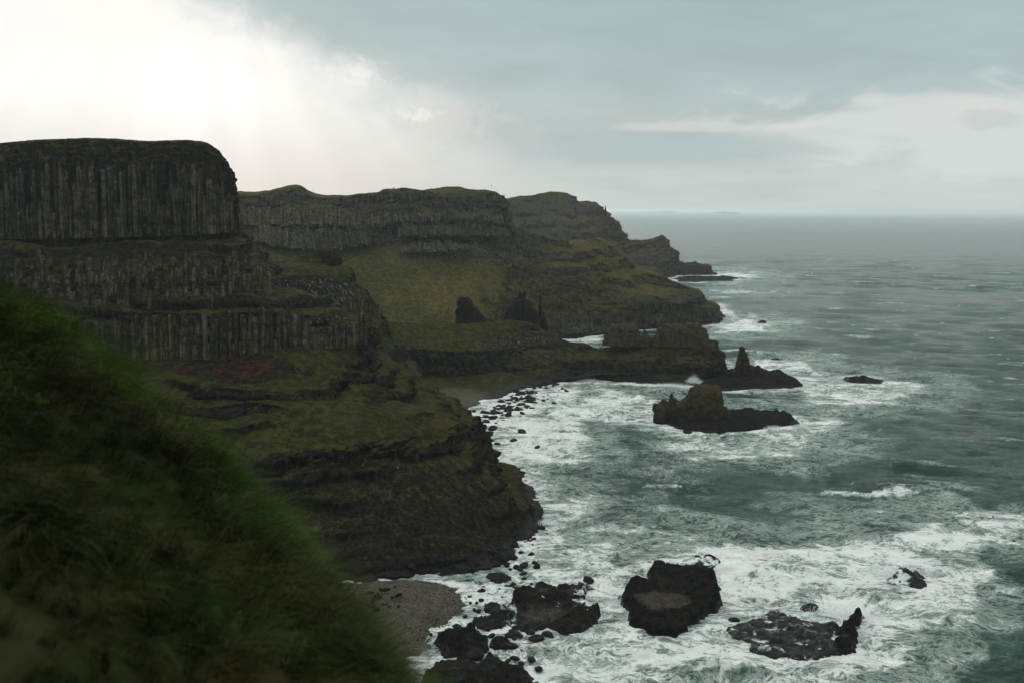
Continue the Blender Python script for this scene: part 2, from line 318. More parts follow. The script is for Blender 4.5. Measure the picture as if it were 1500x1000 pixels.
m6 = row((-160,620,336),(0,618,334),(200,612,332),(300,608,332),(400,600,333),(500,590,342),(570,585,359),(630,590,370),(678,603,378),(693,613,381),(702,622,410),(690,610,480))
m7 = row((-160,700,318),(0,695,316),(200,688,312),(300,682,311),(400,672,312),(500,655,318),(580,640,330),(640,625,345),(680,618,362),(697,630,370),(706,640,400),(695,628,470))
m8 = row((-160,760,306),(0,758,304),(200,755,302),(400,745,302),(500,735,306),(600,722,314),(680,712,325),(716,700,338),(734,708,349),(744,718,380),(720,690,450))
m9 = row((-160,850,294),(0,848,292),(200,842,291),(400,838,292),(500,828,294),(600,815,299),(690,800,308),(745,780,322),(778,752,338),(790,756,346),(790,762,375),(750,720,430))
m10 = rowz(-1.5, (-160,890),(0,885),(200,875),(400,866),(500,862),(600,856),(690,846),(750,824),(786,800),(798,775),(795,755),(760,700))
m9 = m10 + np.array([-1.0, 3.0, 4.5]); m9[8:] = m10[8:] + np.array([-4.0, 4.0, 5.0]); m8[-2] = m10[-2] + np.array([-16, 6, 10.5]); m8[-1] = m10[-1] + np.array([-16, 6, 8]); m11 = back(m10, 2, -6, -4)
G = sheet([back(m1, 0, 60, -2), m1, m2, m3, m4, m5, m6, m7, m8, m9, m10, m11], 680, [4, 24, 28, 34, 34, 62, 62, 44, 44, 16, 3])
def noterr(G):
    return sstep(G[..., 2], 28, 19) * sstep(G[..., 2], 2, 7) * 0.95 + sstep(G[..., 2], 19, 24) * sstep(G[..., 2], 46, 41) + sstep(G[..., 2], 52, 60)
G = displace(smooth_v(G, 2), big=3.5, rib=3.4, blk=2.2, fine=1.1, terr=1.0, hstep=5.0, seed=2.0, nob=noterr, ledge=2.2)
headland = land('headland', G, M_LAND,
    red=((350,538,62,20,.85),(425,530,45,12,.5),(538,518,13,22,1.0),(250,545,50,14,0.5)),
    lich=((400,395,60,60,.7),(330,420,120,50,0.5),(480,480,70,26,0.8),(300,510,150,14,0.9),(580,470,200,100,0.2),(580,650,120,50,0.5),(300,350,80,30,0.5)),
    brown=((560,600,120,40,0.3),), gpatch=((500,585,230,60,0.10),(400,350,50,25,0.3),(500,535,90,18,0.35),(450,625,240,45,0.16),(560,570,140,22,0.22)), bpatch=((560,800,400,90,0.45),(600,715,220,45,.30),(560,690,300,50,0.12),(350,540,90,26,0.8),(538,518,16,26,.8),(180,400,300,60,0.42),(380,425,60,20,.2)))

# ------------------------------------------------------------------ spur behind the tower
s1 = row((300,325,455),(345,330,470),(364,345,482),(385,370,494),(420,370,505),(455,364,514),(484,358,520),(508,384,522),(530,411,522),(547,434,520),(557,458,518),(560,464,545),(550,460,600))
s2 = row((300,380,450),(345,385,455),(400,400,465),(450,398,478),(500,412,490),(530,432,500),(550,452,508),(558,466,514),(562,470,545),(552,466,600))
s3 = row((300,470,445),(345,470,448),(400,470,452),(450,470,458),(500,472,465),(540,478,475),(566,482,490),(572,486,512),(572,486,545),(562,482,600))
s4 = row((300,560,425),(345,560,428),(450,560,432),(540,560,440),(600,568,455),(640,580,490),(650,590,540))
G = sheet([back(s1, 0, 80, -14), s1, s2, s3, s4], 340, [4, 60, 60, 40])
G = displace(smooth_v(G, 2), big=3, rib=2.0, blk=1.8, fine=1.0, terr=0.7, hstep=11, seed=3.1)
spur = land('hill', G, M_LAND, lich=((470,430,90,28,0.9),(420,385,60,14,0.8),(540,445,30,25,0.7)), gpatch=((440,378,60,10,0.3),(540,500,60,20,0.3)), bpatch=((450,425,90,30,0.35),))

# ------------------------------------------------------------------ amphitheatre and second headland
c1 = row((280,284,800),(342,279,805),(385,276,808),(405,271,810),(440,272,812),(450,279,812),(520,283,815),(560,278,820),(640,275,830),(700,274,842),(722,275,845),(733,283,848),(740,300,852),(748,325,857),(775,338,870),(810,345,890),(850,350,915),(880,348,940),(905,362,950),(930,385,955),(970,403,960),(1015,419,966),(1030,434,968),(1050,445,970),(1056,466,972),(1058,470,1010),(1045,466,1100))
c2 = row((280,306,795),(342,303,798),(440,300,805),(520,305,810),(600,300,818),(700,297,835),(736,304,843),(750,332,850),(775,352,862),(810,360,880),(850,365,900),(885,372,922),(905,385,935),(930,400,945),(970,412,952),(1018,427,960),(1040,442,964),(1054,452,968),(1059,468,971),(1060,472,1010),(1046,468,1100))
c3 = row((280,352,782),(342,352,784),(400,362,785),(480,365,790),(520,362,796),(580,346,808),(640,340,818),(700,338,832),(742,346,843),(770,375,850),(810,388,862),(850,390,880),(885,400,905),(920,412,922),(970,425,938),(1018,435,952),(1050,453,966),(1060,469,970),(1061,473,1010),(1047,469,1100))
c4 = row((280,420,745),(400,425,748),(500,420,752),(580,410,765),(640,405,780),(700,400,800),(760,405,830),(800,418,845),(850,428,873),(900,431,900),(950,432,915),(1000,437,933),(1035,446,952),(1052,457,964),(1060,470,969),(1061,474,1010),(1047,470,1100))
c5 = row((280,470,700),(500,470,704),(600,470,715),(700,465,750),(760,458,815),(800,452,835),(850,448,865),(900,444,890),(960,441,912),(1008,440,930),(1035,450,948),(1053,462,962),(1060,471,968),(1061,475,1010),(1047,471,1100))
c6 = np.concatenate([row((280,520,655),(500,512,665),(600,508,680),(700,500,725),(750,498,790)), rowz(0.0, (800,499),(850,494),(900,487),(960,481),(1010,478),(1045,475),(1060,473),(1064,470),(1062,458),(1048,445))])
G = sheet([back(c1, 0, 300, -4), back(c1, 0, 60, -1), c1, c2, c3, c4, c5, c6, back(c6, 1, -6, -5)], 760, [3, 6, 30, 44, 50, 36, 40, 3])
def amt_(G):
    px, py = proj(G.reshape(-1, 3)); px = px.reshape(G.shape[:2]); py = py.reshape(G.shape[:2])
    return np.clip(sstep(py, 372, 350) + sstep(px, 760, 850), 0, 1) * 0.9
G = displace(smooth_v(G, 1), big=5, rib=5.0, blk=2.6, fine=1.5, terr=0.8, hstep=13, seed=4.4, ribl=18, blks=9, nob=amt_)
amph = land('sea_cliffs', G, M_FAR,
    lich=((480,330,180,22,0.9),(640,320,130,22,0.8),(840,330,80,20,0.5),(660,365,80,12,0.9)),
    brown=((740,430,170,60,0.5),(920,380,120,60,0.9),(900,455,60,14,1.2),(660,430,120,30,0.3)),
    gpatch=((640,425,170,52,0.45),(760,445,80,28,0.4),(900,455,70,9,0.5),(860,400,120,50,0.30),(960,430,60,20,.2)),
    beach=tuple((600 + 14 * i, 437 - 0.9 * i + 2.0 * math.sin(i * .8), 11, 1.5, .55) for i in range(15)),
    bpatch=((850,480,240,20,0.5),(700,370,110,16,0.35),(780,385,60,22,0.3),(900,440,160,8,0.35),(560,315,260,40,0.12)))

# ------------------------------------------------------------------ third headland, far
d1 = row((690,292,1430),(738,291,1440),(745,290,1450),(770,288,1455),(835,286,1480),(843,293,1485),(874,296,1500),(880,303,1505),(887,309,1510),(900,322,1530),(910,340,1550),(925,348,1600),(958,348,1630),(972,347,1650),(978,358,1660),(989,366,1670),(992,384,1690),(994,388,1740),(980,388,1900))
d2 = row((690,335,1400),(760,335,1410),(840,332,1430),(875,335,1460),(895,345,1500),(912,356,1530),(930,362,1580),(970,368,1630),(985,376,1655),(992,390,1685),(994,392,1740),(980,392,1900))
d3 = row((690,395,1340),(800,390,1380),(880,385,1420),(920,385,1500),(950,388,1580),(980,393,1640),(994,397,1690),(996,397,1740),(980,397,1900))
d4 = rowz(-2, (690,430),(800,425),(880,420),(930,415),(970,411),(990,406),(1000,401),(998,397),(985,392))
G = sheet([back(d1, 0, 500, -5), back(d1, 0, 80, 0), d1, d2, d3, d4], 420, [2, 5, 40, 40, 34])
G = displace(smooth_v(G, 1), big=6, rib=7.0, blk=4.0, fine=2.5, terr=0.6, hstep=16, seed=6.2, ribl=26, blks=14, ledge=1.5)
land('far_headland', G, M_FAR, red=((950,352,45,12,1.0),(900,345,20,10,0.5)), brown=((880,340,70,40,0.5),(950,370,40,18,0.8)), lich=((800,325,90,12,0.6),), bpatch=((970,383,60,16,0.5),(830,320,110,30,0.3)), gpatch=((900,330,50,18,0.25),))

# ------------------------------------------------------------------ low promontory that closes the bay
e1 = row((520,472,570),(560,471,588),(600,471,602),(640,473,620),(700,471,640),(760,469,650),(797,477,655),(815,489,656),(835,499,655),(870,503,650),(930,498,645),(990,496,642),(1035,491,640),(1050,497,637),(1055,508,640),(1056,512,662),(1048,512,700))
e2 = row((520,505,545),(560,507,560),(600,510,575),(660,513,600),(720,512,620),(780,505,640),(815,503,645),(840,512,644),(880,516,640),(960,512,635),(1035,506,631),(1052,514,631),(1057,522,636),(1058,528,660),(1050,522,700))
e3 = row((520,548,540),(560,549,560),(620,553,586),(680,551,606),(740,543,620),(800,541,628),(900,542,630),(960,543,629),(1040,540,626),(1053,545,628),(1060,548,634),(1062,546,658),(1052,540,700))
e4 = rowz(0.3, (520,615),(600,612),(650,606),(690,597),(725,584),(755,572),(800,562),(860,556),(900,558),(960,562),(1040,564),(1056,563),(1064,560),(1062,552),(1050,545))
G = sheet([back(e1, 0, 55, -40), back(e1, 0, 30, -14), back(e1, 0, 12, -2), e1, e2, e3, e4, back(e4, 1, -5, -4.5)], 520, [8, 8, 10, 34, 40, 36, 3])
def et(G):
    px, py = proj(G.reshape(-1, 3)); return sstep(px, 700, 840).reshape(G.shape[:2])
G = displace(smooth_v(G, 2), big=2.5, rib=2.2, blk=2.0, fine=1.2, terr=0.7, hstep=9.5, seed=8.8, nob=et)
promontory = land('promontory', G, M_LAND, lich=((740,498,90,16,0.8),(700,520,50,14,0.5)), brown=((960,520,120,22,0.8),(760,480,70,12,0.2)),
    gpatch=((620,500,90,50,0.35),(760,475,60,12,0.4),(920,512,170,9,0.35),(640,545,60,20,0.3)), bpatch=((800,500,45,14,0.5),(720,502,60,10,0.3),(900,550,180,14,0.4)),
    beach=((665,582,55,16,0.9),(690,600,40,16,0.6)), red=((800,496,30,12,0.35),))

# ------------------------------------------------------------------ columns on the near cliff
def column_mesh(i):
    k = 6; h = [0, 0.25, 0.5, 0.75, 1.0]; V = []
    ph = rng.uniform(0, 1)
    for z in h:
        r = 0.5 * (1 + rng.uniform(-0.09, 0.09)); ox, oy = rng.uniform(-0.04, 0.04, 2)
        for a in range(k):
            t = (a + ph) / k * 2 * math.pi; V.append((ox + r * math.cos(t) * (1 + rng.uniform(-.05, .05)), oy + r * math.sin(t), z - (0.02 * (a % 3) if z == 1.0 else 0)))
    V.append((0, 0, 1.015)); Fc = []
    for j in range(4):
        for a in range(k):
            b = (a + 1) % k; q = (j * k + a, j * k + b, (j + 1) * k + b, (j + 1) * k + a)
            Fc += [(q[0], q[1], q[2]), (q[0], q[2], q[3])]
    for a in range(k): Fc.append((4 * k + a, 4 * k + (a + 1) % k, 5 * k))
    return mesh_obj('basalt_column', V, Fc, M_COL, smooth=False, link=False)
CM = [column_mesh(i) for i in range(12)]
def columns(parent, tops, bots, width, jit=0.8, broken=0.15, out=0.6, wj=0.45, lean=0.0, topj=1.0):
    tp = crom(tops, 800); bt = crom(bots, 800); d = np.r_[0, np.cumsum(np.linalg.norm(np.diff(bt[:, :2], axis=0), axis=1))]
    x = 0.0; n = 0
    while x < d[-1]:
        wd = width * (1 + rng.uniform(-wj, wj)); i = int(np.searchsorted(d, x)); i = min(i, 799)
        T, B = tp[i], bt[i]; nrm = np.array([0.05, -1.0, 0]); zb = B[2] - 1.5; zt = T[2] + rng.uniform(-3.5, 1.5) * topj
        if rng.random() < broken: zt = zb + (zt - zb) * rng.uniform(0.3, 0.85)
        o = bpy.data.objects.new('basalt_column', CM[rng.integers(12)])
        q = (B * 0.5 + T * 0.5) if True else B
        dep = out + rng.uniform(-jit, jit) + 1.5 * float(perlin(np.array([[x / 9.0, B[2] / 50, 3.3]]))[0])
        o.location = (B[0] + nrm[0] * dep, min(B[1], q[1]) + nrm[1] * dep, zb)
        o.scale = (wd * 1.12, wd * 1.12, zt - zb)
        o.rotation_euler = (rng.uniform(-.012, .012) - lean, rng.uniform(-.012, .012), rng.uniform(0, 6.28))
        COL.objects.link(o); o.parent = parent; x += wd * 0.93; n += 1
    return n
# tower face
na = columns(tower, row((-60,262,425),(0,250,426),(60,246,428),(130,240,429),(200,246,430),(260,240,431),(300,246,432),(325,262,436),(342,290,440)),
            row((-60,344,421),(0,344,422),(60,345,424),(130,343,425),(210,341,427),(290,338,430),(325,336,434),(344,335,440)), 1.2, 0.7, 0.42, out=-0.1, topj=.9)
# lower columns
nb = columns(headland, row((120,470,379),(180,462,379),(250,460,380),(330,455,381),(400,450,383),(428,456,385),(440,470,386),(480,467,388),(515,458,391),(530,474,396)),
            row((120,524,370),(180,522,370),(250,520,371),(350,517,372),(430,508,375),(500,502,380),(530,497,386),(536,500,394)), 1.15, 0.55, 0.22, out=0.0, topj=.7)
nc = columns(headland, row((330,405,402),(360,395,405),(385,392,409),(405,402,414)), row((330,440,392),(360,432,394),(385,430,397),(406,436,404)), 1.2, 0.9, 0.35, topj=.6)
nd = columns(spur, row((505,440,482),(520,437,487),(540,436,497),(553,446,508)), row((505,458,476),(520,462,480),(540,466,488),(556,466,500)), 1.4, 0.5, 0.2, topj=.5)
print('columns', na, nb, nc, nd)
def column_band(parent, bands, mat=None, hj=2.2):
    V, Fc = [], []
    for tops, bots, width, jit in bands:
        tp = crom(tops, 900); bt = crom(bots, 900); d = np.r_[0, np.cumsum(np.linalg.norm(np.diff(bt[:, :2], axis=0), axis=1))]; x = 0.0
        while x < d[-1]:
            wd = width * rng.uniform(0.6, 1.4); i = min(int(np.searchsorted(d, x)), 899); T, B = tp[i], bt[i]
            dep = rng.uniform(-jit, jit) + 1.0; zt = T[2] + rng.uniform(-hj, 1.0); zb = B[2] - rng.uniform(0, 2.5); b0 = len(V); ph = rng.uniform(0, 1)
            for z, tt in ((zb, 0), ((zb + zt) / 2, .5), (zt, 1)):
                c = B * (1 - tt) + T * tt; r = wd * 0.62 * rng.uniform(0.9, 1.1)
                for a in range(6):
                    th = (a + ph) / 6 * 6.283; V.append((c[0] + r * math.cos(th), c[1] - dep + r * math.sin(th), z))
            V.append((T[0], T[1] - dep, zt + .1))
            for j in (0, 1):
                for a in range(6):
                    b = (a + 1) % 6; q = [b0 + j * 6 + a, b0 + j * 6 + b, b0 + j * 6 + 6 + b, b0 + j * 6 + 6 + a]; Fc += [q[:3], [q[0], q[2], q[3]]]
            for a in range(6): Fc.append([b0 + 12 + a, b0 + 12 + (a + 1) % 6, b0 + 18])
            x += wd
    o = mesh_obj('basalt_columns', V, Fc, mat or M_COLF, parent, smooth=False); o['kind'] = 'stuff'
column_band(amph, [
    (row((345,304,796),(400,303,797),(470,304,800),(530,306,803)), row((345,325,790),(400,328,790),(470,328,793),(530,328,798)), 2.4, 1.5),
    (row((375,330,788),(430,332,786),(500,335,790),(540,335,796)), row((375,352,780),(420,360,780),(490,362,784),(545,354,792)), 2.4, 1.5),
    (row((540,310,803),(600,306,810),(680,303,822),(735,310,838)), row((540,325,800),(600,322,806),(680,318,818),(738,326,832)), 2.6, 1.6),
    (row((585,326,806),(640,325,812),(690,324,820),(745,330,836)), row((585,344,800),(640,343,808),(690,342,816),(748,345,832)), 2.4, 1.0),
    (row((590,356,795),(650,353,803),(700,352,812)), row((590,366,790),(650,364,798),(700,362,808)), 2.2, 1.4)], hj=4.5)
bands = []
for yb, yt, D in ((452, 428, 386), (432, 408, 390), (412, 388, 396), (392, 372, 403)):
    xr = 395 - (452 - yb) * 0.25
    bands.append((row((-60, yt, D + 2), (100, yt - 4, D + 3), (xr - 110, yt - 2, D + 5), (xr, yt, D + 9)), row((-60, yb, D), (100, yb - 3, D + 1), (xr - 110, yb, D + 3), (xr, yb, D + 7)), 1.5, 2.6))
column_band(headland, bands, M_COL, hj=6.5)
bands = []
for (xa, xb, yb, yt, D) in ((300, 540, 612, 599, 337), (330, 560, 640, 628, 330)):
    bands.append((row((xa, yt, D), ((xa + xb) / 2, yt - 6, D + 5), (xb, yt - 12, D + 22)), row((xa, yb, D - 3), ((xa + xb) / 2, yb - 6, D + 2), (xb, yb - 12, D + 18)), 1.6, 2.4))
column_band(headland, bands, M_COL, hj=7.0)

# ------------------------------------------------------------------ rocks built from an outline that gets real thickness
def ridge_rock(name, st, D, thick, zb=-3.0, mat=None, nu=90, nv=60, seed=0.0, eb=0.55, et=0.6, disp=None, gb=0.0, parent=None, lich=0.2, wantshore=True, brown=0.0):
    """st: (photo x, photo y of the top) stations left to right at distance D; cross sections are rounded blocks"""
    a = np.array(st, float); tp = at(a[:, 0], a[:, 1], np.full(len(a), D))
    xs = np.linspace(0, 1, len(a)); u = np.linspace(0, 1, nu)
    X = np.interp(u, xs, tp[:, 0]); Z = np.interp(u, xs, tp[:, 2])
    th = np.linspace(0, math.pi, nv); c, s = np.cos(th), np.sin(th)
    yy = -np.sign(c) * np.abs(c) ** eb; zz = np.abs(s) ** et
    hrel = np.clip((Z - zb) / (Z.max() - zb), 0.05, 1) ** 0.6
    tk = thick * (0.25 + 0.75 * hrel) * np.minimum(1, np.sqrt(np.clip(1 - (2 * u - 1) ** 6, 0, 1)) + 0.12) * (1 + 0.15 * np.sin(u * 9 + seed))
    G = np.empty((nv, nu, 3)); G[..., 0] = X[None]; G[..., 1] = D + tk[None] * yy[:, None]
    edge_ = np.clip(np.minimum(u, 1 - u) / 0.03, 0, 1) ** 0.5
    G[..., 2] = zb + (np.maximum(Z * 1.0 - zb, 0.3) * edge_)[None] * zz[:, None]
    N = normals(G); cfg = dict(big=0, rib=1.0, blk=1.15, fine=0.6, seed=seed, blks=3.2, ribl=5); cfg.update(disp or {})
    G2 = G.copy(); st_ = np.ones(G.shape[:2])
    v, b = cells(G / cfg['blks'] + seed); v2, b2 = cells(G / cfg['blks'] * 2.4 + seed + 4)
    d = (v - 0.5) * cfg['blk'] - 0.3 * cfg['blk'] * (1 - sstep(b, 0, .15)) + (v2 - 0.5) * cfg['blk'] * 0.5
    d = d + (fbm(G * [1 / cfg['ribl'], 1 / cfg['ribl'], 1 / 30] + seed, 3, .55, True) - .3) * cfg['rib'] + fbm(G / 2.5 + seed, 3) * cfg['fine']
    d = d - 0.35 * cfg['blk']; Cn = G - np.array([X.mean(), D, 0]); Nn = N * np.sign((N * Cn).sum(-1, keepdims=True) + 1e-6)
    G2 = G + Nn * d[..., None]
    V = G2.reshape(-1, 3)
    o = mesh_obj(name, V, grid_faces(nv, nu, True), mat or M_ROCK, parent, attrs={'red': np.zeros(len(V)), 'lich': np.full(len(V), lich), 'brown': np.full(len(V), brown), 'gbias': np.full(len(V), gb), 'beach': np.zeros(len(V)), 'wash': np.zeros(len(V))})
    if wantshore and zb < 0: SHORE.append(V[np.abs(V[:, 2]) < 1.0][:, :2])
    return o
def pinside(x, y, poly):
    ins = np.zeros(x.shape, bool); dmin = np.full(x.shape, 1e9); n = len(poly)
    for i in range(n):
        x1, y1 = poly[i]; x2, y2 = poly[(i + 1) % n]
        ins ^= ((y1 > y) != (y2 > y)) & (x < (x2 - x1) * (y - y1) / (y2 - y1 + 1e-12) + x1)
        L = (x2 - x1) ** 2 + (y2 - y1) ** 2; t = np.clip(((x - x1) * (x2 - x1) + (y - y1) * (y2 - y1)) / L, 0, 1)
        dmin = np.minimum(dmin, np.hypot(x - x1 - t * (x2 - x1), y - y1 - t * (y2 - y1)))
    return np.where(ins, dmin, -dmin)
def reef(name, poly, h, res=0.6, edge=1.6, rough=1.0, z0=0.6, mat=None, seed=0.0, beach=(), lich=0.0, blks=3.0, parent=None, tilt=0.0, shore=True, gb=-0.6, wash=()):
    p = np.array(poly, float); q = on(p[:, 0], p[:, 1], z0)[:, :2]
    x0, y0 = q.min(0) - 4; x1, y1 = q.max(0) + 4; nx = int((x1 - x0) / res) + 2; ny = int((y1 - y0) / res) + 2
    X, Y = np.meshgrid(np.linspace(x0, x1, nx), np.linspace(y0, y1, ny)); P = np.stack([X, Y, np.full_like(X, seed * 10)], -1)
    wx = fbm(P / 5 + 3, 3) * 2.4 + fbm(P / 13 + 8, 2) * min(4, edge * 0.7); wy = fbm(P / 5 + 30, 3) * 2.4 + fbm(P / 13 + 38, 2) * min(4, edge * 0.7)
    s = pinside(X + wx, Y + wy, q) + fbm(P / 2.2, 2) * 0.5
    v, b = cells(P / blks + wx[..., None] * .1); v2, b2 = cells(P / blks * 2.6 + 5)
    hh = h * (0.75 + 0.5 * fbm(P / 11 + seed, 3)) + ((v - 0.5) * 0.9 - 0.5 * (1 - sstep(b, 0, .14)) + (v2 - 0.5) * 0.45 + fbm(P / 1.5, 3) * 0.35) * rough
    hh = hh + tilt * (X - X.mean())
    Z = -1.8 + (hh + 1.8) * sstep(s, -edge * 0.4, edge)
    V = np.stack([X, Y, Z], -1).reshape(-1, 3); Fc = grid_faces(ny, nx); keep = (V[Fc][..., 2] > -1.5).any(1); Fc = Fc[keep]
    used = np.unique(Fc); mp = -np.ones(len(V), int); mp[used] = np.arange(len(used)); V = V[used]; Fc = mp[Fc]
    px, py = proj(V)
    o = mesh_obj(name, V, Fc, mat or M_REEF, parent, attrs={'red': np.zeros(len(V)), 'lich': np.full(len(V), lich), 'brown': np.zeros(len(V)), 'gbias': np.full(len(V), gb), 'beach': (sstep(ell(px + 14 * fbm(V / 2.5, 3), py + 7 * fbm(V / 2.5 + 9, 3), *beach), .3, .5) * .55 if beach and beach[0][2] < 500 else ell(px, py, *beach)), 'wash': ell(px, py, *wash)})
    if shore: SHORE.append(V[np.abs(V[:, 2]) < 0.5][:, :2])
    return o

# sea stacks
stk2 = ridge_rock('sea_stack', [(957,600),(960,592),(970,590),(972,585),(976,590),(981,584),(984,576),(988,590),(1000,588),(1008,578),(1014,568),(1024,564),(1040,565),(1050,563),(1056,567),(1057,592),(1063,594),(1070,600),(1073,612),(1074,628)], 506, 8.5, nu=130, nv=80, seed=2.2, gb=-0.15, lich=0.25, brown=0.8)
tag(stk2, 'big brown block-topped sea stack standing alone in the middle of the bay', 'sea stack')
stk1 = ridge_rock('sea_stack', [(1068,560),(1070,545),(1076,540),(1079,528),(1083,522),(1086,508),(1089,507),(1091,516),(1095,519),(1098,533),(1104,536),(1110,534),(1118,538),(1120,550),(1122,562)], 632, 6.0, nu=90, nv=70, seed=5.2, gb=-0.35, lich=0.15, mat=M_ROCK, disp=dict(blks=2.4, blk=0.8, rib=.6, fine=.45))
tag(stk1, 'pointed dark rock pinnacle standing just off the end of the low promontory', 'sea stack')
ra = ridge_rock('rock_outcrop', [(882,500),(888,480),(893,476),(905,477),(912,475),(922,476),(930,474),(936,482),(940,494),(944,482),(950,490),(956,502)], 640, 5, zb=19, nu=90, nv=50, seed=7.7, gb=-0.4, lich=0.7, brown=1.0, mat=M_FAR, wantshore=False, disp=dict(blks=3.4, blk=1.5, rib=1.3, ribl=3.6))
tag(ra, 'lumpy columnar rock outcrop on top of the promontory, left of the gap in the crest', 'rock outcrop')
rb = ridge_rock('rock_outcrop', [(956,502),(961,486),(968,477),(980,474),(992,474),(1000,477),(1010,474),(1022,474),(1028,480),(1034,484),(1037,498)], 638, 5, zb=19, nu=90, nv=50, seed=9.1, gb=-0.4, lich=0.75, brown=1.0, mat=M_FAR, wantshore=False, disp=dict(blks=3.4, blk=1.5, rib=1.3, ribl=3.6))
tag(rb, 'lumpy columnar rock outcrop near the seaward end of the promontory crest', 'rock outcrop')
rc = ridge_rock('rock_outcrop', [(668,468),(670,438),(678,436),(684,434),(690,440),(697,450),(706,460),(715,470)], 668, 5, zb=15, nu=50, nv=40, seed=1.1, gb=-0.6, lich=0.1, wantshore=False, mat=M_LAND, disp=dict(blks=4, blk=1.6))
tag(rc, 'grey hump of bare rock leaning left on the green slope behind the promontory', 'rock outcrop')
rd = ridge_rock('rock_outcrop', [(736,470),(744,452),(752,443),(759,436),(761,425),(766,432),(769,424),(771,438),(780,450),(790,462),(796,472)], 690, 5, zb=15, nu=60, nv=40, seed=3.1, gb=-0.6, lich=0.1, wantshore=False, mat=M_LAND, disp=dict(blks=3.4, blk=1.0, rib=.8))
tag(rd, 'triangular dark rock with a forked tip on the slope behind the promontory', 'rock outcrop')
re_ = ridge_rock('rock_pinnacle', [(787,474),(789,450),(791,430),(793,432),(794,452),(799,466),(803,478)], 700, 2.5, zb=10, nu=30, nv=30, seed=4.1, gb=-0.6, lich=0.1, wantshore=False, mat=M_LAND, disp=dict(blks=3, blk=.7, rib=.5))
tag(re_, 'thin dark needle of rock beside the triangular rock at the head of the second bay', 'rock pinnacle')
for k, (x, y, wd, hh) in enumerate([(887, 309, 3.0, 9.5), (884, 311, 2.5, 4.5), (882, 310, 2.5, 3.0)]):
    st_ = [(x - wd / 2, y + 6), (x - wd * .4, y - hh * .55), (x - .2, y - hh * .95), (x + wd * .2, y - hh * .5), (x + wd / 2, y + 6)]
    o = ridge_rock('rock_chimney', st_, 1512 + k * 4, 2.2, zb=80, nu=14, nv=16, seed=k + 2.0, gb=-1, wantshore=False, mat=M_LAND, disp=dict(blk=.4, rib=.3, fine=.3))
    tag(o, ['tallest thin rock chimney on the skyline at the shoulder of the far headland', 'short rock stub just left of the tall chimney on the far headland', 'lowest rock stub, furthest left beside the tall chimney on the far headland'][k], 'rock chimney')
rt = ridge_rock('rock_outcrop', [(962,360),(964,348),(967,345),(971,344),(974,347),(975,360)], 1648, 6, zb=40, nu=24, nv=20, seed=3.3, gb=-1, wantshore=False, mat=M_ROCK)
tag(rt, 'small reddish rock knob on the tip of the far headland', 'rock outcrop')
rf = ridge_rock('rock_ridge', [(985,386),(992,385),(1000,385),(1012,386),(1020,385),(1030,387),(1038,388),(1042,393),(1046,399),(1050,402)], 1700, 22, nu=90, nv=40, seed=6.3, gb=-.5, mat=M_ROCK, disp=dict(blks=9, blk=4, rib=3, ribl=12, fine=2))
tag(rf, 'low dark rock ridge running into the sea from the far headland', 'rock ridge')

# flat reefs and wave-washed platforms
def R_(label, poly, h, **k): return tag(reef('rock_reef', poly, h, **k), label, 'reef')
R_('dark low reef running out from the foot of the rock pinnacle', [(1040,548),(1075,541),(1120,543),(1145,546),(1165,552),(1184,561),(1160,563),(1120,564),(1080,566),(1040,567),(1015,565)], 4.5, res=1.2, edge=5, z0=2.0, seed=.3, blks=6, rough=1.6)
R_('flat black reef on the seaward side of the big brown sea stack', [(1050,603),(1085,600),(1110,601),(1140,602),(1160,607),(1172,614),(1160,621),(1140,622),(1120,628),(1095,632),(1070,632),(1030,630),(990,626),(962,617),(965,608)], 3.6, res=0.9, edge=4, z0=1.5, seed=.6, blks=4, rough=1.4)
R_('largest black rock platform near the shore with a beige pool patch on top', [(903,868),(912,852),(932,847),(948,853),(953,843),(945,830),(962,818),(985,822),(1000,814),(1022,817),(1040,812),(1055,818),(1050,842),(1058,862),(1052,884),(1030,898),(1012,915),(990,930),(962,926),(928,914),(916,900),(921,888),(905,878)], 3.4, res=0.42, edge=1.5, z0=1.6, seed=1.3, wash=((1005,820,45,9,.62),(1040,822,18,10,.6)), beach=((975,880,38,13,1.0),(955,873,30,8,.6)), blks=3, rough=1.2)
R_('black rock shelf beside the pebble beach holding a shallow grey pool', [(728,886),(745,876),(752,862),(775,856),(800,851),(822,855),(845,850),(870,852),(862,866),(868,880),(884,884),(886,900),(880,912),(862,920),(830,926),(800,914),(770,922),(745,916),(735,906)], 1.8, res=0.45, edge=1.6, z0=1.0, seed=1.9, wash=((860,870,30,24,.5),(745,900,20,30,.5)), beach=((795,899,34,11,.8),), blks=2.4, rough=1.2)
R_('wide wave-washed rock ledge at the lower right ending in a black beak', [(1065,915),(1095,900),(1135,890),(1165,900),(1190,908),(1232,905),(1240,925),(1236,955),(1205,968),(1165,974),(1130,968),(1095,955),(1068,938),(1042,912)], 1.5, res=0.45, edge=3.0, z0=0.6, seed=2.4, rough=.75, mat=M_WASH, wash=((1140,925,110,45,.45),(1180,965,60,16,.44)), blks=2.6)
R_('beak-shaped black rock rising at the seaward end of the washed ledge', [(1218,938),(1222,915),(1236,902),(1252,893),(1270,893),(1268,903),(1256,912),(1261,930),(1256,945),(1236,948)], 2.6, res=0.4, edge=1.2, z0=1.6, seed=2.9, blks=2.2, rough=1.4)
R_('rounded dark rock awash in foam, furthest right of the near rocks', [(1285,846),(1310,836),(1335,834),(1355,840),(1365,852),(1362,864),(1340,862),(1310,858),(1292,855)], 2.2, res=0.45, edge=3.5, z0=.8, seed=3.4, mat=M_WASH, wash=((1300,850,45,24,.56),), blks=2.4, rough=1.3)
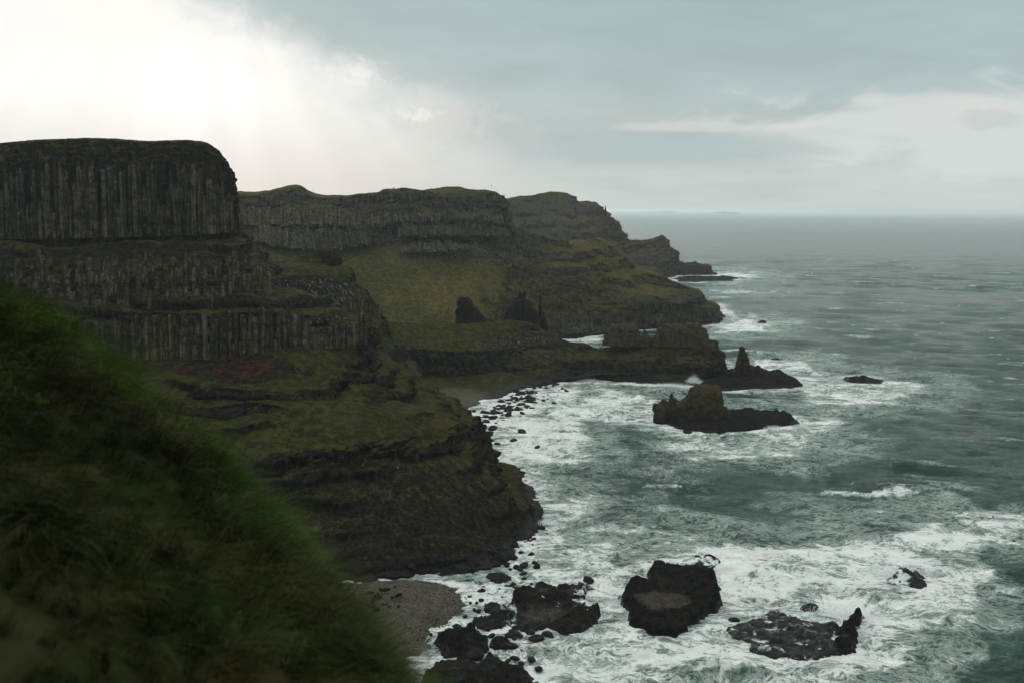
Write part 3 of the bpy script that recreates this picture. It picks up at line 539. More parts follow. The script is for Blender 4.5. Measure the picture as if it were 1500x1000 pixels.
R_('small patch of wet rock breaking the foam left of the washed ledge', [(1165,880),(1185,874),(1204,880),(1200,890),(1175,892)], .5, res=0.5, edge=2, z0=.4, seed=3.8)
R_('thin flat reef in the white water beyond the pinnacle', [(1232,552),(1250,550),(1280,552),(1298,556),(1290,560),(1255,560),(1238,558)], 2.0, res=1.0, edge=3, z0=1, seed=4.2)
R_('small black reef showing at the far right edge of the surf', [(1437,755),(1450,752),(1468,753),(1471,757),(1455,759),(1440,758)], 1.2, res=.5, edge=1.5, z0=.5, seed=4.6)
R_('low reef strip off the tip of the far headland', [(985,407),(1010,404),(1035,405),(1060,404),(1085,407),(1075,411),(1050,411),(1020,413),(990,412)], 3.0, res=3.0, edge=10, z0=1, seed=5.0, blks=12)
R_('black rock shelf along the bottom edge in front of the pebble beach', [(610,985),(640,966),(675,958),(700,962),(722,952),(742,966),(765,975),(790,995),(800,1015),(780,1060),(600,1060)], 1.9, res=0.45, edge=1.5, z0=1, seed=5.5, blks=2.4, rough=1.3, beach=((665,975,60,10,.35),))
R_('jagged black rocks at the wet edge of the pebble beach', [(636,934),(655,925),(680,918),(700,915),(716,928),(712,945),(690,952),(660,956),(640,950)], 2.0, res=0.4, edge=1.4, z0=1, seed=5.9, blks=2.0, rough=1.8)
R_('dark rock slabs between the pebble beach and the pool shelf', [(690,905),(715,893),(735,890),(748,900),(742,916),(715,920),(695,916)], 1.2, res=0.4, edge=1.4, z0=.8, seed=6.3, blks=2.0, rough=1.4)
def as_part(start, owner, name='rock_shelf'):
    o = next(q for q in COL.objects if q.get('label', '').startswith(start)); o.parent = owner; o.name = name
    for k in ('label', 'category', 'group'):
        if k in o: del o[k]
as_part('dark low reef running out', stk1); as_part('flat black reef on the seaward', stk2)
as_part('beak-shaped black rock', next(q for q in COL.objects if q.get('label', '').startswith('wide wave-washed')), 'rock_beak')
bch = reef('pebble_beach', [(380,880),(430,862),(500,846),(560,840),(612,838),(660,841),(690,852),(708,868),(709,884),(700,900),(678,915),(650,932),(632,952),(620,1000),(600,1080),(300,1080),(350,980)], 2.2, res=0.8, edge=16, z0=0, seed=7, rough=0.12, beach=((560,960,900,900,1.0),), gb=-.9, mat=M_LAND)
bch['kind'] = 'structure'

# ------------------------------------------------------------------ boulders
def ico(sub):
    import bmesh
    b = bmesh.new(); bmesh.ops.create_icosphere(b, subdivisions=sub, radius=1); V = np.array([v.co[:] for v in b.verts]); Fc = np.array([[v.index for v in f.verts] for f in b.faces]); b.free(); return V, Fc
IV, IF = ico(3)
def boulder_mesh(i):
    V = IV * (1 + 0.30 * fbm(IV * 0.9 + i * 7, 2)[:, None] + 0.12 * fbm(IV * 3 + i, 2)[:, None]); v, b = cells(IV * 1.2 + i * 3.3); V *= (1 + 0.25 * (v - .5))[:, None]
    V *= np.array([1.1, 0.85, 0.62]); n = len(V)
    return mesh_obj('boulder', V, IF, M_REEF, smooth=False, link=False, attrs={'red': np.zeros(n), 'lich': np.zeros(n), 'brown': np.zeros(n), 'gbias': np.full(n, -2.0), 'beach': np.zeros(n), 'wash': np.zeros(n)})
BM = [boulder_mesh(i) for i in range(9)]
def boulder(px, py, r, label, group=None, z=0.1):
    o = bpy.data.objects.new('boulder', BM[rng.integers(9)]); p = on(px, py, z); o.location = p; o.scale = (r * rng.uniform(.9, 1.3), r, r * rng.uniform(.8, 1.15))
    o.rotation_euler = (rng.uniform(-.3, .3), rng.uniform(-.3, .3), rng.uniform(0, 6.28)); COL.objects.link(o); tag(o, label, 'boulder', group)
    if z < 1: SHORE.append(np.array([[p[0] + r * math.cos(a), p[1] + r * math.sin(a)] for a in (0, 2, 4)]))
    return o
named = [(690,858,0.0,''),]
for (x, y, r, lb) in [(730,846,2.3,'black boulder in the surf below the corner of the near headland cliff'),(742,900,2.0,'round black boulder beside the grey pool of the rock shelf'),(722,892,2.6,'broad black boulder between the pebble beach and the pool shelf'),
    (735,943,2.3,'black boulder in the foam off the pebble beach, left of a touching pair'),(749,946,1.5,'smaller boulder touching the right side of a black boulder in the foam'),(786,936,1.8,'black boulder in the foam just below the pool shelf'),(802,930,1.3,'small black boulder at the lower edge of the pool shelf'),
    (755,929,1.5,'dark boulder between the pool shelf and the paired boulders'),(862,850,1.5,'black boulder at the top right corner of the pool shelf'),(1137,527,2.6,'lone black boulder in the white water beyond the pinnacle'),(1115,459+14,3.0,'lone dark boulder in the surf off the second headland'),
    (1008,633,2.4,'black boulder in the foam in front of the big brown sea stack'),(788,773,1.6,'wet boulder at the very tip of the near headland'),(787,655,1.2,'lone boulder in the middle of the bay foam'),(1075,800+107,1.2,'small dark boulder at the left end of the washed ledge'),
    (694,958,2.4,'black boulder next to a patch of trapped foam by the beach'),(676,945,2.0,'black boulder on the wet edge of the beach above the trapped foam')]:
    boulder(x, y, r, lb)
pts = []
for k in range(3000):
    if len(pts) > 150: break
    t = rng.random(); x = 690 + t * 110 + rng.normal() * 10; y = 618 - t * 52 + abs(rng.normal()) * 15 * (1.2 - t) - 6
    if rng.random() < .12: x += rng.uniform(0, 30); y += rng.uniform(0, 15)
    if y < 560 or x > 870 or x < 672 + (y > 615) * 24 or (y > 628 and x < 702): continue
    if all((x - a) ** 2 + (1.8 * (y - b)) ** 2 > 11 for a, b in pts): pts.append((x, y))
for x, y in pts:
    r_ = rng.choice([.7, 1.0, 1.5, 2.2], p=[.35, .35, .2, .1]); sz_ = 'small' if r_ < 1.3 else 'big'
    pl = ('at the inner corner of the bay below the grassy neck' if y < 580 else 'in the middle of the rock scatter at the back of the bay' if y < 602 else 'near the foot of the near headland at the back of the bay')
    boulder(x, y, r_, sz_ + ' black boulder ' + pl, sz_ + ' boulders ' + pl[:34].rsplit(' ', 1)[0])
pts = []
for k in range(4000):
    if len(pts) > 85: break
    c = [(755,828,26,18),(775,800,16,14),(700,930,40,22),(660,930,25,20),(780,918,70,16),(740,860,30,10),(740,975,50,18),(700,880,14,20)][rng.integers(8)]
    x = c[0] + rng.normal() * c[2] * .6; y = c[1] + rng.normal() * c[3] * .6
    if y > 1000: continue
    if all((x - a) ** 2 + (1.3 * (y - b)) ** 2 > 40 for a, b in pts): pts.append((x, y))
for x, y in pts:
    r_ = rng.choice([.5, .75, 1.0, 1.35], p=[.35, .35, .2, .1]); sz_ = 'small' if r_ < .9 else 'larger'
    pl = ('in the surf right under the corner of the near headland' if y < 845 else 'in the channel between the headland and the pool shelf' if y < 885 and x > 715 else 'in the foam along the bottom edge of the photo' if y > 955 else 'at the wet edge of the pebble beach' if x < 705 else 'in the foam around the lower side of the pool shelf')
    boulder(x, y, r_, sz_ + ' black boulder ' + pl, sz_ + ' boulders ' + pl[:40].rsplit(' ', 1)[0], z=0.35)
# dry boulders at the back of the beach
for k in range(45):
    x = 505 + rng.random() ** 1.5 * 80; y = 868 + rng.random() * 40 - (x - 505) * 0.15
    boulder(x, y, rng.uniform(.3, .75), 'grey stone fallen at the back of the pebble beach under the cliff', 'fallen stones behind the beach', z=2.2)
# pebbles on the beach: one mass nobody could count
n = 9000; px = rng.uniform(470, 712, n); py = rng.uniform(846, 1010, n); P = on(px, py, 1.6); oV, oF = ico(1)
s = rng.uniform(.07, .20, n) * (1 + (rng.random(n) < .03) * 1.2); V = (oV[None] * s[:, None, None] * rng.uniform(.6, 1.2, (n, 1, 3)) + P[:, None]).reshape(-1, 3)
# seat the stones on the beach surface
bm_ = np.empty(len(bch.data.vertices) * 3, np.float32); bch.data.vertices.foreach_get('co', bm_); bm_ = bm_.reshape(-1, 3)
from mathutils.kdtree import KDTree
kd = KDTree(len(bm_)); [kd.insert(v, i) for i, v in enumerate(bm_)]; kd.balance()
zz_ = np.empty(n); ok = np.ones(n, bool)
for i in range(n):
    c, j, dd = kd.find((P[i, 0], P[i, 1], 1.6)); zz_[i] = c[2]; ok[i] = math.hypot(c[0] - P[i, 0], c[1] - P[i, 1]) < 1.0 and c[2] > -0.2
V = V.reshape(n, -1, 3); V[..., 2] += (zz_ - 1.6 + s * .2)[:, None]; V = V[ok]; nn = len(V)
Fc = (oF[None] + (np.arange(nn) * len(oV))[:, None, None]).reshape(-1, 3); V = V.reshape(-1, 3); one = np.ones(len(V))
mesh_obj('pebbles', V, Fc, M_LAND, attrs={'red': one * 0, 'lich': one * 0, 'brown': one * 0, 'gbias': one * -2, 'beach': one})['kind'] = 'stuff'

# far islands
for (st_, D, lb) in [([(1036,313),(1046,312),(1060,310),(1066,311),(1075,311),(1084,313)], 34000, 'long low island on the horizon to the right of the far headland'), ([(952,311),(965,310),(980,309),(992,311)], 42000, 'faint low island on the horizon nearest the far headland')]:
    o = ridge_rock('island', st_, D, 300, nu=40, nv=16, seed=D / 1000, mat=M_FAR, wantshore=False, disp=dict(blks=120, blk=8, rib=4, ribl=90, fine=3)); tag(o, lb, 'island')

# ------------------------------------------------------------------ the sea
def shore_raster():
    S = np.concatenate(SHORE); x0, y0, rs = -150.0, 180.0, 2.0; nx, ny = 500, 900
    m = np.zeros((ny, nx), bool); i = ((S[:, 0] - x0) / rs).astype(int); j = ((S[:, 1] - y0) / rs).astype(int); k = (i >= 0) & (i < nx) & (j >= 0) & (j < ny); m[j[k], i[k]] = True
    dist = np.full(m.shape, 30.0); dist[m] = 0; cur = m
    for it in range(1, 15):
        nxt = cur.copy(); nxt[1:] |= cur[:-1]; nxt[:-1] |= cur[1:]; nxt[:, 1:] |= cur[:, :-1]; nxt[:, :-1] |= cur[:, 1:]
        if it % 2 == 0: nxt[1:, 1:] |= cur[:-1, :-1]; nxt[:-1, :-1] |= cur[1:, 1:]; nxt[1:, :-1] |= cur[:-1, 1:]; nxt[:-1, 1:] |= cur[1:, :-1]
        dist[nxt & ~cur] = it * rs * 0.9; cur = nxt
    def f(X, Y):
        i = np.clip((X - x0) / rs, 0, nx - 1.01); j = np.clip((Y - y0) / rs, 0, ny - 1.01); a = i.astype(int); b = j.astype(int); fx, fy = i - a, j - b
        v = dist[b, a] * (1 - fx) * (1 - fy) + dist[b, a + 1] * fx * (1 - fy) + dist[b + 1, a] * (1 - fx) * fy + dist[b + 1, a + 1] * fx * fy
        return np.where((X > x0) & (X < x0 + nx * rs) & (Y > y0) & (Y < y0 + ny * rs), v, 30.0)
    return f
azs = np.radians(np.concatenate([np.linspace(-60, -12, 40)[:-1], np.linspace(-12, -3, 90)[:-1], np.linspace(-3, 27, 820)[:-1], np.linspace(27, 60, 60)]))
inv = np.concatenate([np.linspace(1 / 190., 1 / 1500., 480)[:-1], np.linspace(1 / 1500., 1 / 110000., 170)]); rr = np.concatenate([[60., 120.], 1 / inv])
A, RR = np.meshgrid(azs, rr); X = RR * np.sin(A); Y = RR * np.cos(A); drr = np.gradient(rr)[:, None] + 0 * A
Z = np.zeros_like(X); dX = np.zeros_like(X); dY = np.zeros_like(X)
sd = shore_raster(); SDs = sd(X, Y)
wr = np.random.default_rng(3)
for k in range(46):
    lam = 70 * 0.90 ** k + 2.2; th = R(200) + wr.normal() * (0.28 + 0.5 * k / 46); kx, ky = math.sin(th), math.cos(th)   # running towards the shore
    amp = 0.0105 * lam * (0.5 if lam > 30 else 0.8); ph = wr.uniform(0, 6.28)
    fade = np.clip(lam / (drr * 2.5) - 0.3, 0, 1)
    q = 2 * math.pi / lam * (kx * X + ky * Y) + ph + 1.3 * np.sin(0.011 * X + 0.007 * Y + k)
    Z += amp * fade * np.cos(q); dX -= amp * fade * kx * np.sin(q) * 0.9; dY -= amp * fade * ky * np.sin(q) * 0.9
nearw = sstep(SDs, 0, 14); Z *= (0.45 + 0.55 * nearw); dX *= nearw; dY *= nearw
P = np.stack([X, Y, 0 * X], -1); px, py = proj(P)
wpx = fbm(P / 28 + 50, 3); wpy = fbm(P / 28 + 80, 3); E = lambda *e: ell(px + 55 * wpx, py + 22 * wpy * np.clip((py - 306) / 400, 0.1, 1), *e)
FE = ((760,600,70,40,1.0),(790,640,95,60,.95),(850,590,110,32,.9),(960,578,110,12,.5),(930,600,90,26,.75),(740,690,50,60,.95),(790,745,130,32,.75),(880,735,50,14,.5),(770,800,60,50,1.0),(700,855,70,22,.6),(820,820,110,40,.85),
    (880,790,100,26,.55),(1000,800,120,30,.6),(940,760,120,14,.35),(900,860,60,40,.85),(990,690,80,14,.35),(1090,650,150,26,.75),(1190,625,60,20,.8),(1000,648,60,10,.6),(1180,670,120,22,.45),(1240,645,60,22,.45),
    (1150,552,120,14,.7),(1270,575,110,24,.85),(1150,535,60,12,.9),(1330,570,50,22,.4),(1010,560,60,8,.8),(1110,590,110,14,.45),(1240,600,100,14,.5),(1180,525,80,10,.45),
    (1085,478,62,13,.95),(1140,474,40,9,.6),(1060,488,50,10,.6),(1060,404,60,6,.9),(1040,412,70,4,.6),(1090,428,55,3.5,.75),(1120,403,40,3,.5),(1110,462,24,3,.7),
    (850,496,40,8,.9),
    (1130,835,170,52,1.0),(1250,820,140,40,1.0),(1360,800,110,32,.95),(1440,775,70,24,.95),(1495,790,40,18,.7),(1300,880,140,70,.97),(1390,880,60,70,.75),(1400,950,70,40,.55),(1260,960,120,40,.85),(1150,985,160,40,.85),(1050,940,80,60,.95),(900,960,170,60,.85),
    (1310,990,80,22,.6),(1250,770,120,30,.45),(1200,740,140,22,.28),(1330,735,110,16,.5),(1340,730,50,6,.55),(1400,835,60,60,.85),(830,1000,120,40,1.0),(730,930,80,40,.85),(1150,700,240,20,.16),(1180,880,120,30,.8),(760,985,70,40,.9))
foam = E(*FE) * 0.93
big_n = fbm(P / 22 + 2, 4); n_mid = fbm(P * [1 / 9., 1 / 5., 1], 3)
foam = np.maximum(foam, 0.40 * E(*[(a, b, c * 1.7 + 18, d * 1.7 + 7, e) for a, b, c, d, e in FE]))
foam = foam * (1.0 + 0.35 * big_n) - 0.10 * sstep(big_n, 0.1, -0.4) * (foam > 0.02)
foam = np.maximum(foam, 0.98 * (1 - sstep(SDs + 6 * n_mid, 1.5, 15)) * (0.8 + 0.5 * big_n))
foam = np.maximum(foam, 0.10 * sstep(RR, 1500, 500))
cap = sstep(Z / (0.35 + 0.0 * RR), 1.7, 3.6) * sstep(fbm(P / 60 + 9, 3), -0.05, 0.3); foam = np.maximum(foam, cap * 0.7)
# small piled-up relief of broken water where the foam is thick
Z += np.clip(foam, 0, 1) * (0.55 * fbm(P / 6, 3, ridged=True) + 0.35 * n_mid) * np.clip(3 / drr, 0, 1) * (0.4 + 0.6 * nearw)
# a breaking wave face near the bottom, and rollers lifting over the reefs
for (ax, ay, bx, by, hh, wd) in [(985,985,1130,992,2.2,3.2),(1190,722,1360,722,0.5,4),(1060,640,1180,630,1.0,3),(930,712,1010,716,.7,3)]:
    a_, b_ = on(ax, ay, 0)[:2], on(bx, by, 0)[:2]; dvec = b_ - a_; L = np.hypot(*dvec); dvec /= L; nv_ = np.array([-dvec[1], dvec[0]])
    tt = (X - a_[0]) * dvec[0] + (Y - a_[1]) * dvec[1]; ss_ = (X - a_[0]) * nv_[0] + (Y - a_[1]) * nv_[1] + 1.5 * fbm(P / 8, 2)
    env = sstep(tt, -4, 6) * sstep(tt, L + 4, L - 6); prof = np.where(ss_ > 0, np.exp(-(ss_ / wd / 1.6) ** 2), np.exp(-(ss_ / wd / .7) ** 2))
    Z += hh * env * prof; foam = np.where(env * prof > 0.75, np.maximum(foam, .75), foam * (1 - 0.55 * env * prof * (ss_ < 0)))
V = np.stack([X + dX, Y + dY, Z], -1).reshape(-1, 3)
def mat_sea():
    m = bpy.data.materials.new('sea_water'); m.use_nodes = True; t = NT(m.node_tree)
    P = t.n('ShaderNodeNewGeometry').outputs['Position']; fo = t.attr('foam'); dist = t.n('ShaderNodeVectorMath', {0: P}, operation='LENGTH').outputs[1]
    warp = t.n('ShaderNodeTexNoise', {'Vector': P, 'Scale': 0.10, 'Detail': 3.0}).outputs['Color']
    warp2 = t.n('ShaderNodeTexNoise', {'Vector': P, 'Scale': 0.035, 'Detail': 2.0}).outputs['Color']
    Pw = t.n('ShaderNodeVectorMath', {0: warp, 1: (7, 7, 0), 2: P}, operation='MULTIPLY_ADD').outputs[0]
    Pw = t.n('ShaderNodeVectorMath', {0: warp2, 1: (16, 16, 0), 2: Pw}, operation='MULTIPLY_ADD').outputs[0]
    Ps = t.vmul(Pw, (0.75, 1.0, 0.4))
    rid = t.noise(Ps, 0.22, 8, 0.62, 0.6)
    lace = t.m('SUBTRACT', 1.0, t.m('MULTIPLY', t.m('ABSOLUTE', t.m('SUBTRACT', rid, 0.5)), 9.0), clamp=True)
    rid2 = t.noise(Ps, 0.62, 6, 0.62, 0.8)
    lace2 = t.m('SUBTRACT', 1.0, t.m('MULTIPLY', t.m('ABSOLUTE', t.m('SUBTRACT', rid2, 0.5)), 8.0), clamp=True)
    bn = t.noise(Ps, 0.12, 7, 0.68, 0.3); fn = t.noise(Ps, 1.3, 5, 0.7)
    tex = t.m('ADD', t.m('MULTIPLY', bn, 1.6), t.m('ADD', t.m('MULTIPLY', lace, 0.26), t.m('ADD', t.m('MULTIPLY', lace2, 0.24), t.m('MULTIPLY', fn, 0.75))))
    v = t.m('ADD', t.m('MULTIPLY', fo, 0.90), t.m('SUBTRACT', tex, 1.88))
    f = t.ss(v, -0.02, 0.42)
    rid3 = t.noise(Ps, 0.40, 9, 0.66, 0.5); l3 = t.m('SUBTRACT', 1.0, t.m('MULTIPLY', t.m('ABSOLUTE', t.m('SUBTRACT', rid3, 0.5)), 17.0), clamp=True)
    l4 = t.m('SUBTRACT', 1.0, t.m('MULTIPLY', t.m('ABSOLUTE', t.m('SUBTRACT', rid, 0.52)), 20.0), clamp=True)
    f = t.m('MAXIMUM', f, t.m('MULTIPLY', t.m('MAXIMUM', l3, l4), t.m('MULTIPLY', t.m('MULTIPLY', t.ss(v, -0.50, -0.02), t.ss(fo, 0.13, 0.42)), 0.72)))
    thin = t.m('MULTIPLY', t.ss(v, -0.28, 0.15), t.ss(fo, 0.06, 0.4))
    # white horses further out
    Pc = t.vmul(P, (0.075, 0.060, 0.0)); wc = t.noise(Pc, 1.0, 7, 0.62, 0.2); wc2 = t.noise(t.vmul(P, (0.006, 0.009, 0.0)), 1.0, 3)
    capm = t.m('MULTIPLY', t.ss(t.m('ADD', wc, t.m('MULTIPLY', t.m('SUBTRACT', wc2, 0.5), 0.25)), 0.655, 0.70), t.ss(dist, 300.0, 700.0))
    f = t.m('MAXIMUM', f, t.m('MULTIPLY', capm, 0.75))
    wcol = t.mix(t.ss(t.noise(P, 0.012, 4), 0.35, 0.65), (0.027, 0.064, 0.049), (0.042, 0.091, 0.069))
    wcol = t.mix(t.m('MULTIPLY', t.ss(fo, 0.05, 0.9), 0.65), wcol, (0.105, 0.155, 0.130))
    wcol = t.mix(t.m('MULTIPLY', thin, 0.6), wcol, (0.20, 0.26, 0.22))
    fcol = t.mix(t.ss(v, 0.05, 0.45), (0.50, 0.58, 0.54), (0.90, 0.90, 0.88))
    c = wcol
    chop = t.noise(t.vmul(P, (0.045, 0.060, 0.1)), 1.0, 7, 0.66, 0.4); c = t.mix(t.m('MULTIPLY', t.ss(chop, 0.56, 0.44), 0.55), c, tuple(x * 0.35 for x in (0.022, 0.056, 0.046)))  # chop troughs darkened in the water colour, painting in the ripple shading
    c = t.mix(f, c, fcol)
    h1 = t.m('MULTIPLY', t.noise(t.vmul(P, (0.22, 0.26, 0.2)), 1.0, 8, 0.68, 0.5), 6.0); h2 = t.m('MULTIPLY', t.noise(t.vmul(P, (1.1, 1.3, 0.5)), 1.0, 5, 0.65), 0.75)
    h = t.m('ADD', t.m('ADD', t.m('MULTIPLY', chop, 9.0), h1), t.m('ADD', h2, t.m('MULTIPLY', f, 0.5)))
    bp = t.n('ShaderNodeBump', {'Strength': 0.85, 'Distance': 1.0, 'Height': h})
    bs = t.n('ShaderNodeBsdfPrincipled', {'Base Color': c, 'Roughness': t.m('ADD', 0.14, t.m('MULTIPLY', f, 0.7)), 'IOR': 1.333, 'Normal': bp.outputs[0], 'Specular IOR Level': t.m('SUBTRACT', 0.19, t.m('MULTIPLY', f, 0.15))})
    t.n('ShaderNodeOutputMaterial', {0: bs.outputs[0]}); return m
sea_o = mesh_obj('sea', V, grid_faces(*X.shape, False), mat_sea(), attrs={'foam': foam}); sea_o['kind'] = 'structure'

# ------------------------------------------------------------------ spray thrown up by breaking waves
def mat_plain(name, c, rough=0.9):
    m = bpy.data.materials.new(name); m.use_nodes = True; t = NT(m.node_tree)
    P = t.n('ShaderNodeNewGeometry').outputs['Position']; cc = t.mix(t.noise(P, 0.8, 4), tuple(x * .85 for x in c), c)
    bs = t.n('ShaderNodeBsdfPrincipled', {'Base Color': cc, 'Roughness': rough}); t.n('ShaderNodeOutputMaterial', {0: bs.outputs[0]}); return m
M_SPRAY = mat_plain('spray_white', (0.82, 0.84, 0.84))
def spray(px, py, wd, ht, n, lb, sz=.22, lean=0.2, D=None):
    p = on(px, py, 0.5); u = rng.normal(size=n) * .38; t = rng.random(n) ** 1.8; hgt = ht * t * np.exp(-u * u * 2.2) * rng.uniform(.5, 1, n)
    c = np.stack([p[0] + u * wd * (1 + .4 * t) + lean * hgt, p[1] + rng.normal(size=n) * wd * .18, p[2] - .4 + hgt], -1)
    T = np.array([[1, 1, 1], [-1, -1, 1], [-1, 1, -1], [1, -1, -1]]) * .6; s = sz * rng.uniform(.4, 1.3, n) * (1.3 - t)
    V = (c[:, None] + T[None] * s[:, None, None] * rng.uniform(.5, 1.5, (n, 4, 3))).reshape(-1, 3)
    Fc = (np.array([[0, 1, 2], [0, 3, 1], [0, 2, 3], [1, 3, 2]])[None] + (np.arange(n) * 4)[:, None, None]).reshape(-1, 3)
    tag(mesh_obj('wave_spray', V, Fc, M_SPRAY, smooth=False), kind='stuff')
spray(1014,562,5.5,6.5,5000,''); spray(1030,562,8,3.0,3000,''); spray(1066,473,6,9,4000,'', sz=.3); spray(1050,478,14,3.5,3000,'', sz=.3); spray(985,563,14,2,2500,''); spray(1130,628,9,2.6,3500,'', sz=.16); spray(1178,562,6,3,1500,'')
spray(905,880,8,1.6,1800,'', sz=.1); spray(1240,897,12,2.6,2600,'', sz=.1); spray(1300,838,16,2.2,2600,'', sz=.1); spray(1345,835,12,1.6,1500,'', sz=.1); spray(800,765,5,2.2,1500,'', sz=.1); spray(1170,560,10,2.5,2000,''); spray(960,628,9,1.8,1600,'', sz=.14); spray(1445,752,10,1.6,1800,'', sz=.1); spray(1260,552,16,2.4,2200,''); spray(1064,835,5,2.5,2500,'', sz=.12); spray(1262,925,3,2.5,1500,'', sz=.1); spray(1230,850,22,1.8,5000,'', sz=.10); spray(860,556,8,2.5,1200,''); spray(1045,820,6,1.6,1500,'', sz=.1)

# ------------------------------------------------------------------ foreground slope with grass
g3 = row((-120,378,15),(-60,390,14),(0,404,13),(60,430,12.4),(130,482,11.6),(200,545,10.6),(250,595,10),(300,650,9.3),(350,728,8.5),(400,798,7.8),(450,856,7),(500,908,6.3),(550,970,5.6),(580,1015,5.2),(615,1080,4.8),(640,1180,4.3))
g2 = row((-320,440,10),(-150,500,9),(-40,560,8),(50,625,7.2),(150,720,6.5),(230,810,5.8),(300,900,5.2),(350,980,4.8),(390,1060,4.4),(420,1180,4.0),(440,1300,3.7))
g1 = row((-700,640,6),(-400,720,5),(-150,800,4.4),(0,900,4.0),(100,1000,3.7),(180,1120,3.4),(240,1300,3.0),(260,1450,2.8))
g0 = row((-900,1100,2.6),(-500,1300,2.4),(-200,1500,2.2),(0,1700,2.0),(100,2000,1.8))
GG = sheet([back(g0, -6, -5, 0.5), g0, g1, g2, g3, back(g3, 1.0, 1.1, -1.3), back(g3, 3.5, 5, -7), back(g3, 6, 60, -40), back(g3, -5, 190, -75)], 200, [4, 14, 24, 34, 12, 8, 6, 6])
smooth_v(GG, 2)
GG[..., 2] -= 0.07; GG[..., 0] -= 0.40
GG[..., 2] += (fbm(GG / 1.6, 3) * 0.30 + fbm(GG / 0.45, 2) * 0.07) * sstep(GG[..., 1], 260, 30)
SHORE_ = len(SHORE)
RIS['m'] = 0.0
fg = land('grassy_slope', GG, None, gbias=1)
def mat_turf():
    m = bpy.data.materials.new('dark_turf'); m.use_nodes = True; t = NT(m.node_tree); P = t.n('ShaderNodeNewGeometry').outputs['Position']
    c = t.mix(t.ss(t.noise(P, 1.2, 5), .4, .6), (0.012, 0.016, 0.006), (0.028, 0.026, 0.012)); bs = t.n('ShaderNodeBsdfPrincipled', {'Base Color': c, 'Roughness': 1.0, 'Specular IOR Level': 0.0}); t.n('ShaderNodeOutputMaterial', {0: bs.outputs[0]}); return m
fg.data.materials.append(mat_turf())
def mat_grass():
    m = bpy.data.materials.new('grass_blades'); m.use_nodes = True; t = NT(m.node_tree); P = t.n('ShaderNodeNewGeometry').outputs['Position']; rnd = t.n('ShaderNodeObjectInfo').outputs['Random']
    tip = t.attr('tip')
    patch = t.noise(P, 0.55, 4, 0.6)
    # lusher towards the upper left of the slope, drier lower down
    y = t.n('ShaderNodeSeparateXYZ', {0: P}).outputs[1]
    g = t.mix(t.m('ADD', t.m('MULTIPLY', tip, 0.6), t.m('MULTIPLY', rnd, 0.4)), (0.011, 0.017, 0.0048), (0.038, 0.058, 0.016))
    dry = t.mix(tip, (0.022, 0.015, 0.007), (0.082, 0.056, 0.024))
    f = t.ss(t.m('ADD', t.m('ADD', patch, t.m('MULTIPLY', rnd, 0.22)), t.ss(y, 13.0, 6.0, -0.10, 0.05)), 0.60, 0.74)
    c = t.mix(t.m('MULTIPLY', f, 0.85), g, dry)
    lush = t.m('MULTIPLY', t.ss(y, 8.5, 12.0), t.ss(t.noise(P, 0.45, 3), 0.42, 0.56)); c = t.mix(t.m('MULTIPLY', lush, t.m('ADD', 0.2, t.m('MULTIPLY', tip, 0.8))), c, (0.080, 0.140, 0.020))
    c = t.mix(t.m('MULTIPLY', t.ss(t.noise(P, 0.8, 3), 0.5, 0.65), 0.5), c, (0.008, 0.014, 0.005))
    d = t.n('ShaderNodeBsdfPrincipled', {'Base Color': c, 'Roughness': 0.9, 'Specular IOR Level': 0.02}); tr = t.n('ShaderNodeBsdfTranslucent', {0: c})
    mx = t.n('ShaderNodeMixShader', {0: 0.12, 1: d.outputs[0], 2: tr.outputs[0]}); t.n('ShaderNodeOutputMaterial', {0: mx.outputs[0]}); return m
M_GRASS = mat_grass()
tuftcol = bpy.data.collections.new('tufts')
for k in range(8):
    nb_ = 46; V, Fc, T = [], [], []
    for b in range(nb_):
        L = random.uniform(.18, .55) * (1.35 if k in (5, 6) else 1); wdt = random.uniform(.0022, .0045); a = random.uniform(0, 6.28); ox, oy = random.gauss(0, .05), random.gauss(0, .05)
        bend = random.uniform(.5, 1.5); wx, wy = math.cos(a) * .5 + 0.75, math.sin(a) * .5 - 0.35; nrm = math.hypot(wx, wy); wx /= nrm; wy /= nrm; b0 = len(V); sxn, syn = -wy, wx
        for j in range(5):
            t_ = j / 4; hx = L * (bend * t_ ** 1.8) * .75; hz = L * (t_ - .38 * bend * t_ ** 2.2); ww = wdt * (1 - t_ * .85)
            for sg in (-1, 1): V.append((ox + wx * hx + sxn * ww * sg, oy + wy * hx + syn * ww * sg, hz)); T.append(t_)
            if j: Fc.append((b0 + 2 * j - 2, b0 + 2 * j - 1, b0 + 2 * j + 1, b0 + 2 * j))
    me = mesh_obj('tuft', V, Fc, M_GRASS, link=False, attrs={'tip': T}); o = bpy.data.objects.new('tuft_%d' % k, me); tuftcol.objects.link(o)
leafcol = bpy.data.collections.new('leaves')
for k in range(3):
    V, Fc, T = [], [], []
    for b in range(16):
        L = random.uniform(.08, .17); a = random.uniform(0, 6.28); up = random.uniform(.3, 1.1); b0 = len(V)
        for j, ww in enumerate((.004, .022, .030, .018, .001)):
            t_ = j / 4; d = L * t_; z_ = L * up * t_ - .25 * L * t_ * t_ + 0.03
            for sg in (-1, 1): V.append((math.cos(a) * d - math.sin(a) * ww * sg, math.sin(a) * d + math.cos(a) * ww * sg, z_)); T.append(.5 + .3 * t_)
            if j: Fc.append((b0 + 2 * j - 2, b0 + 2 * j - 1, b0 + 2 * j + 1, b0 + 2 * j))
    me = mesh_obj('leafy', V, Fc, M_GRASS, link=False, attrs={'tip': T}); o = bpy.data.objects.new('leafy_%d' % k, me); leafcol.objects.link(o)
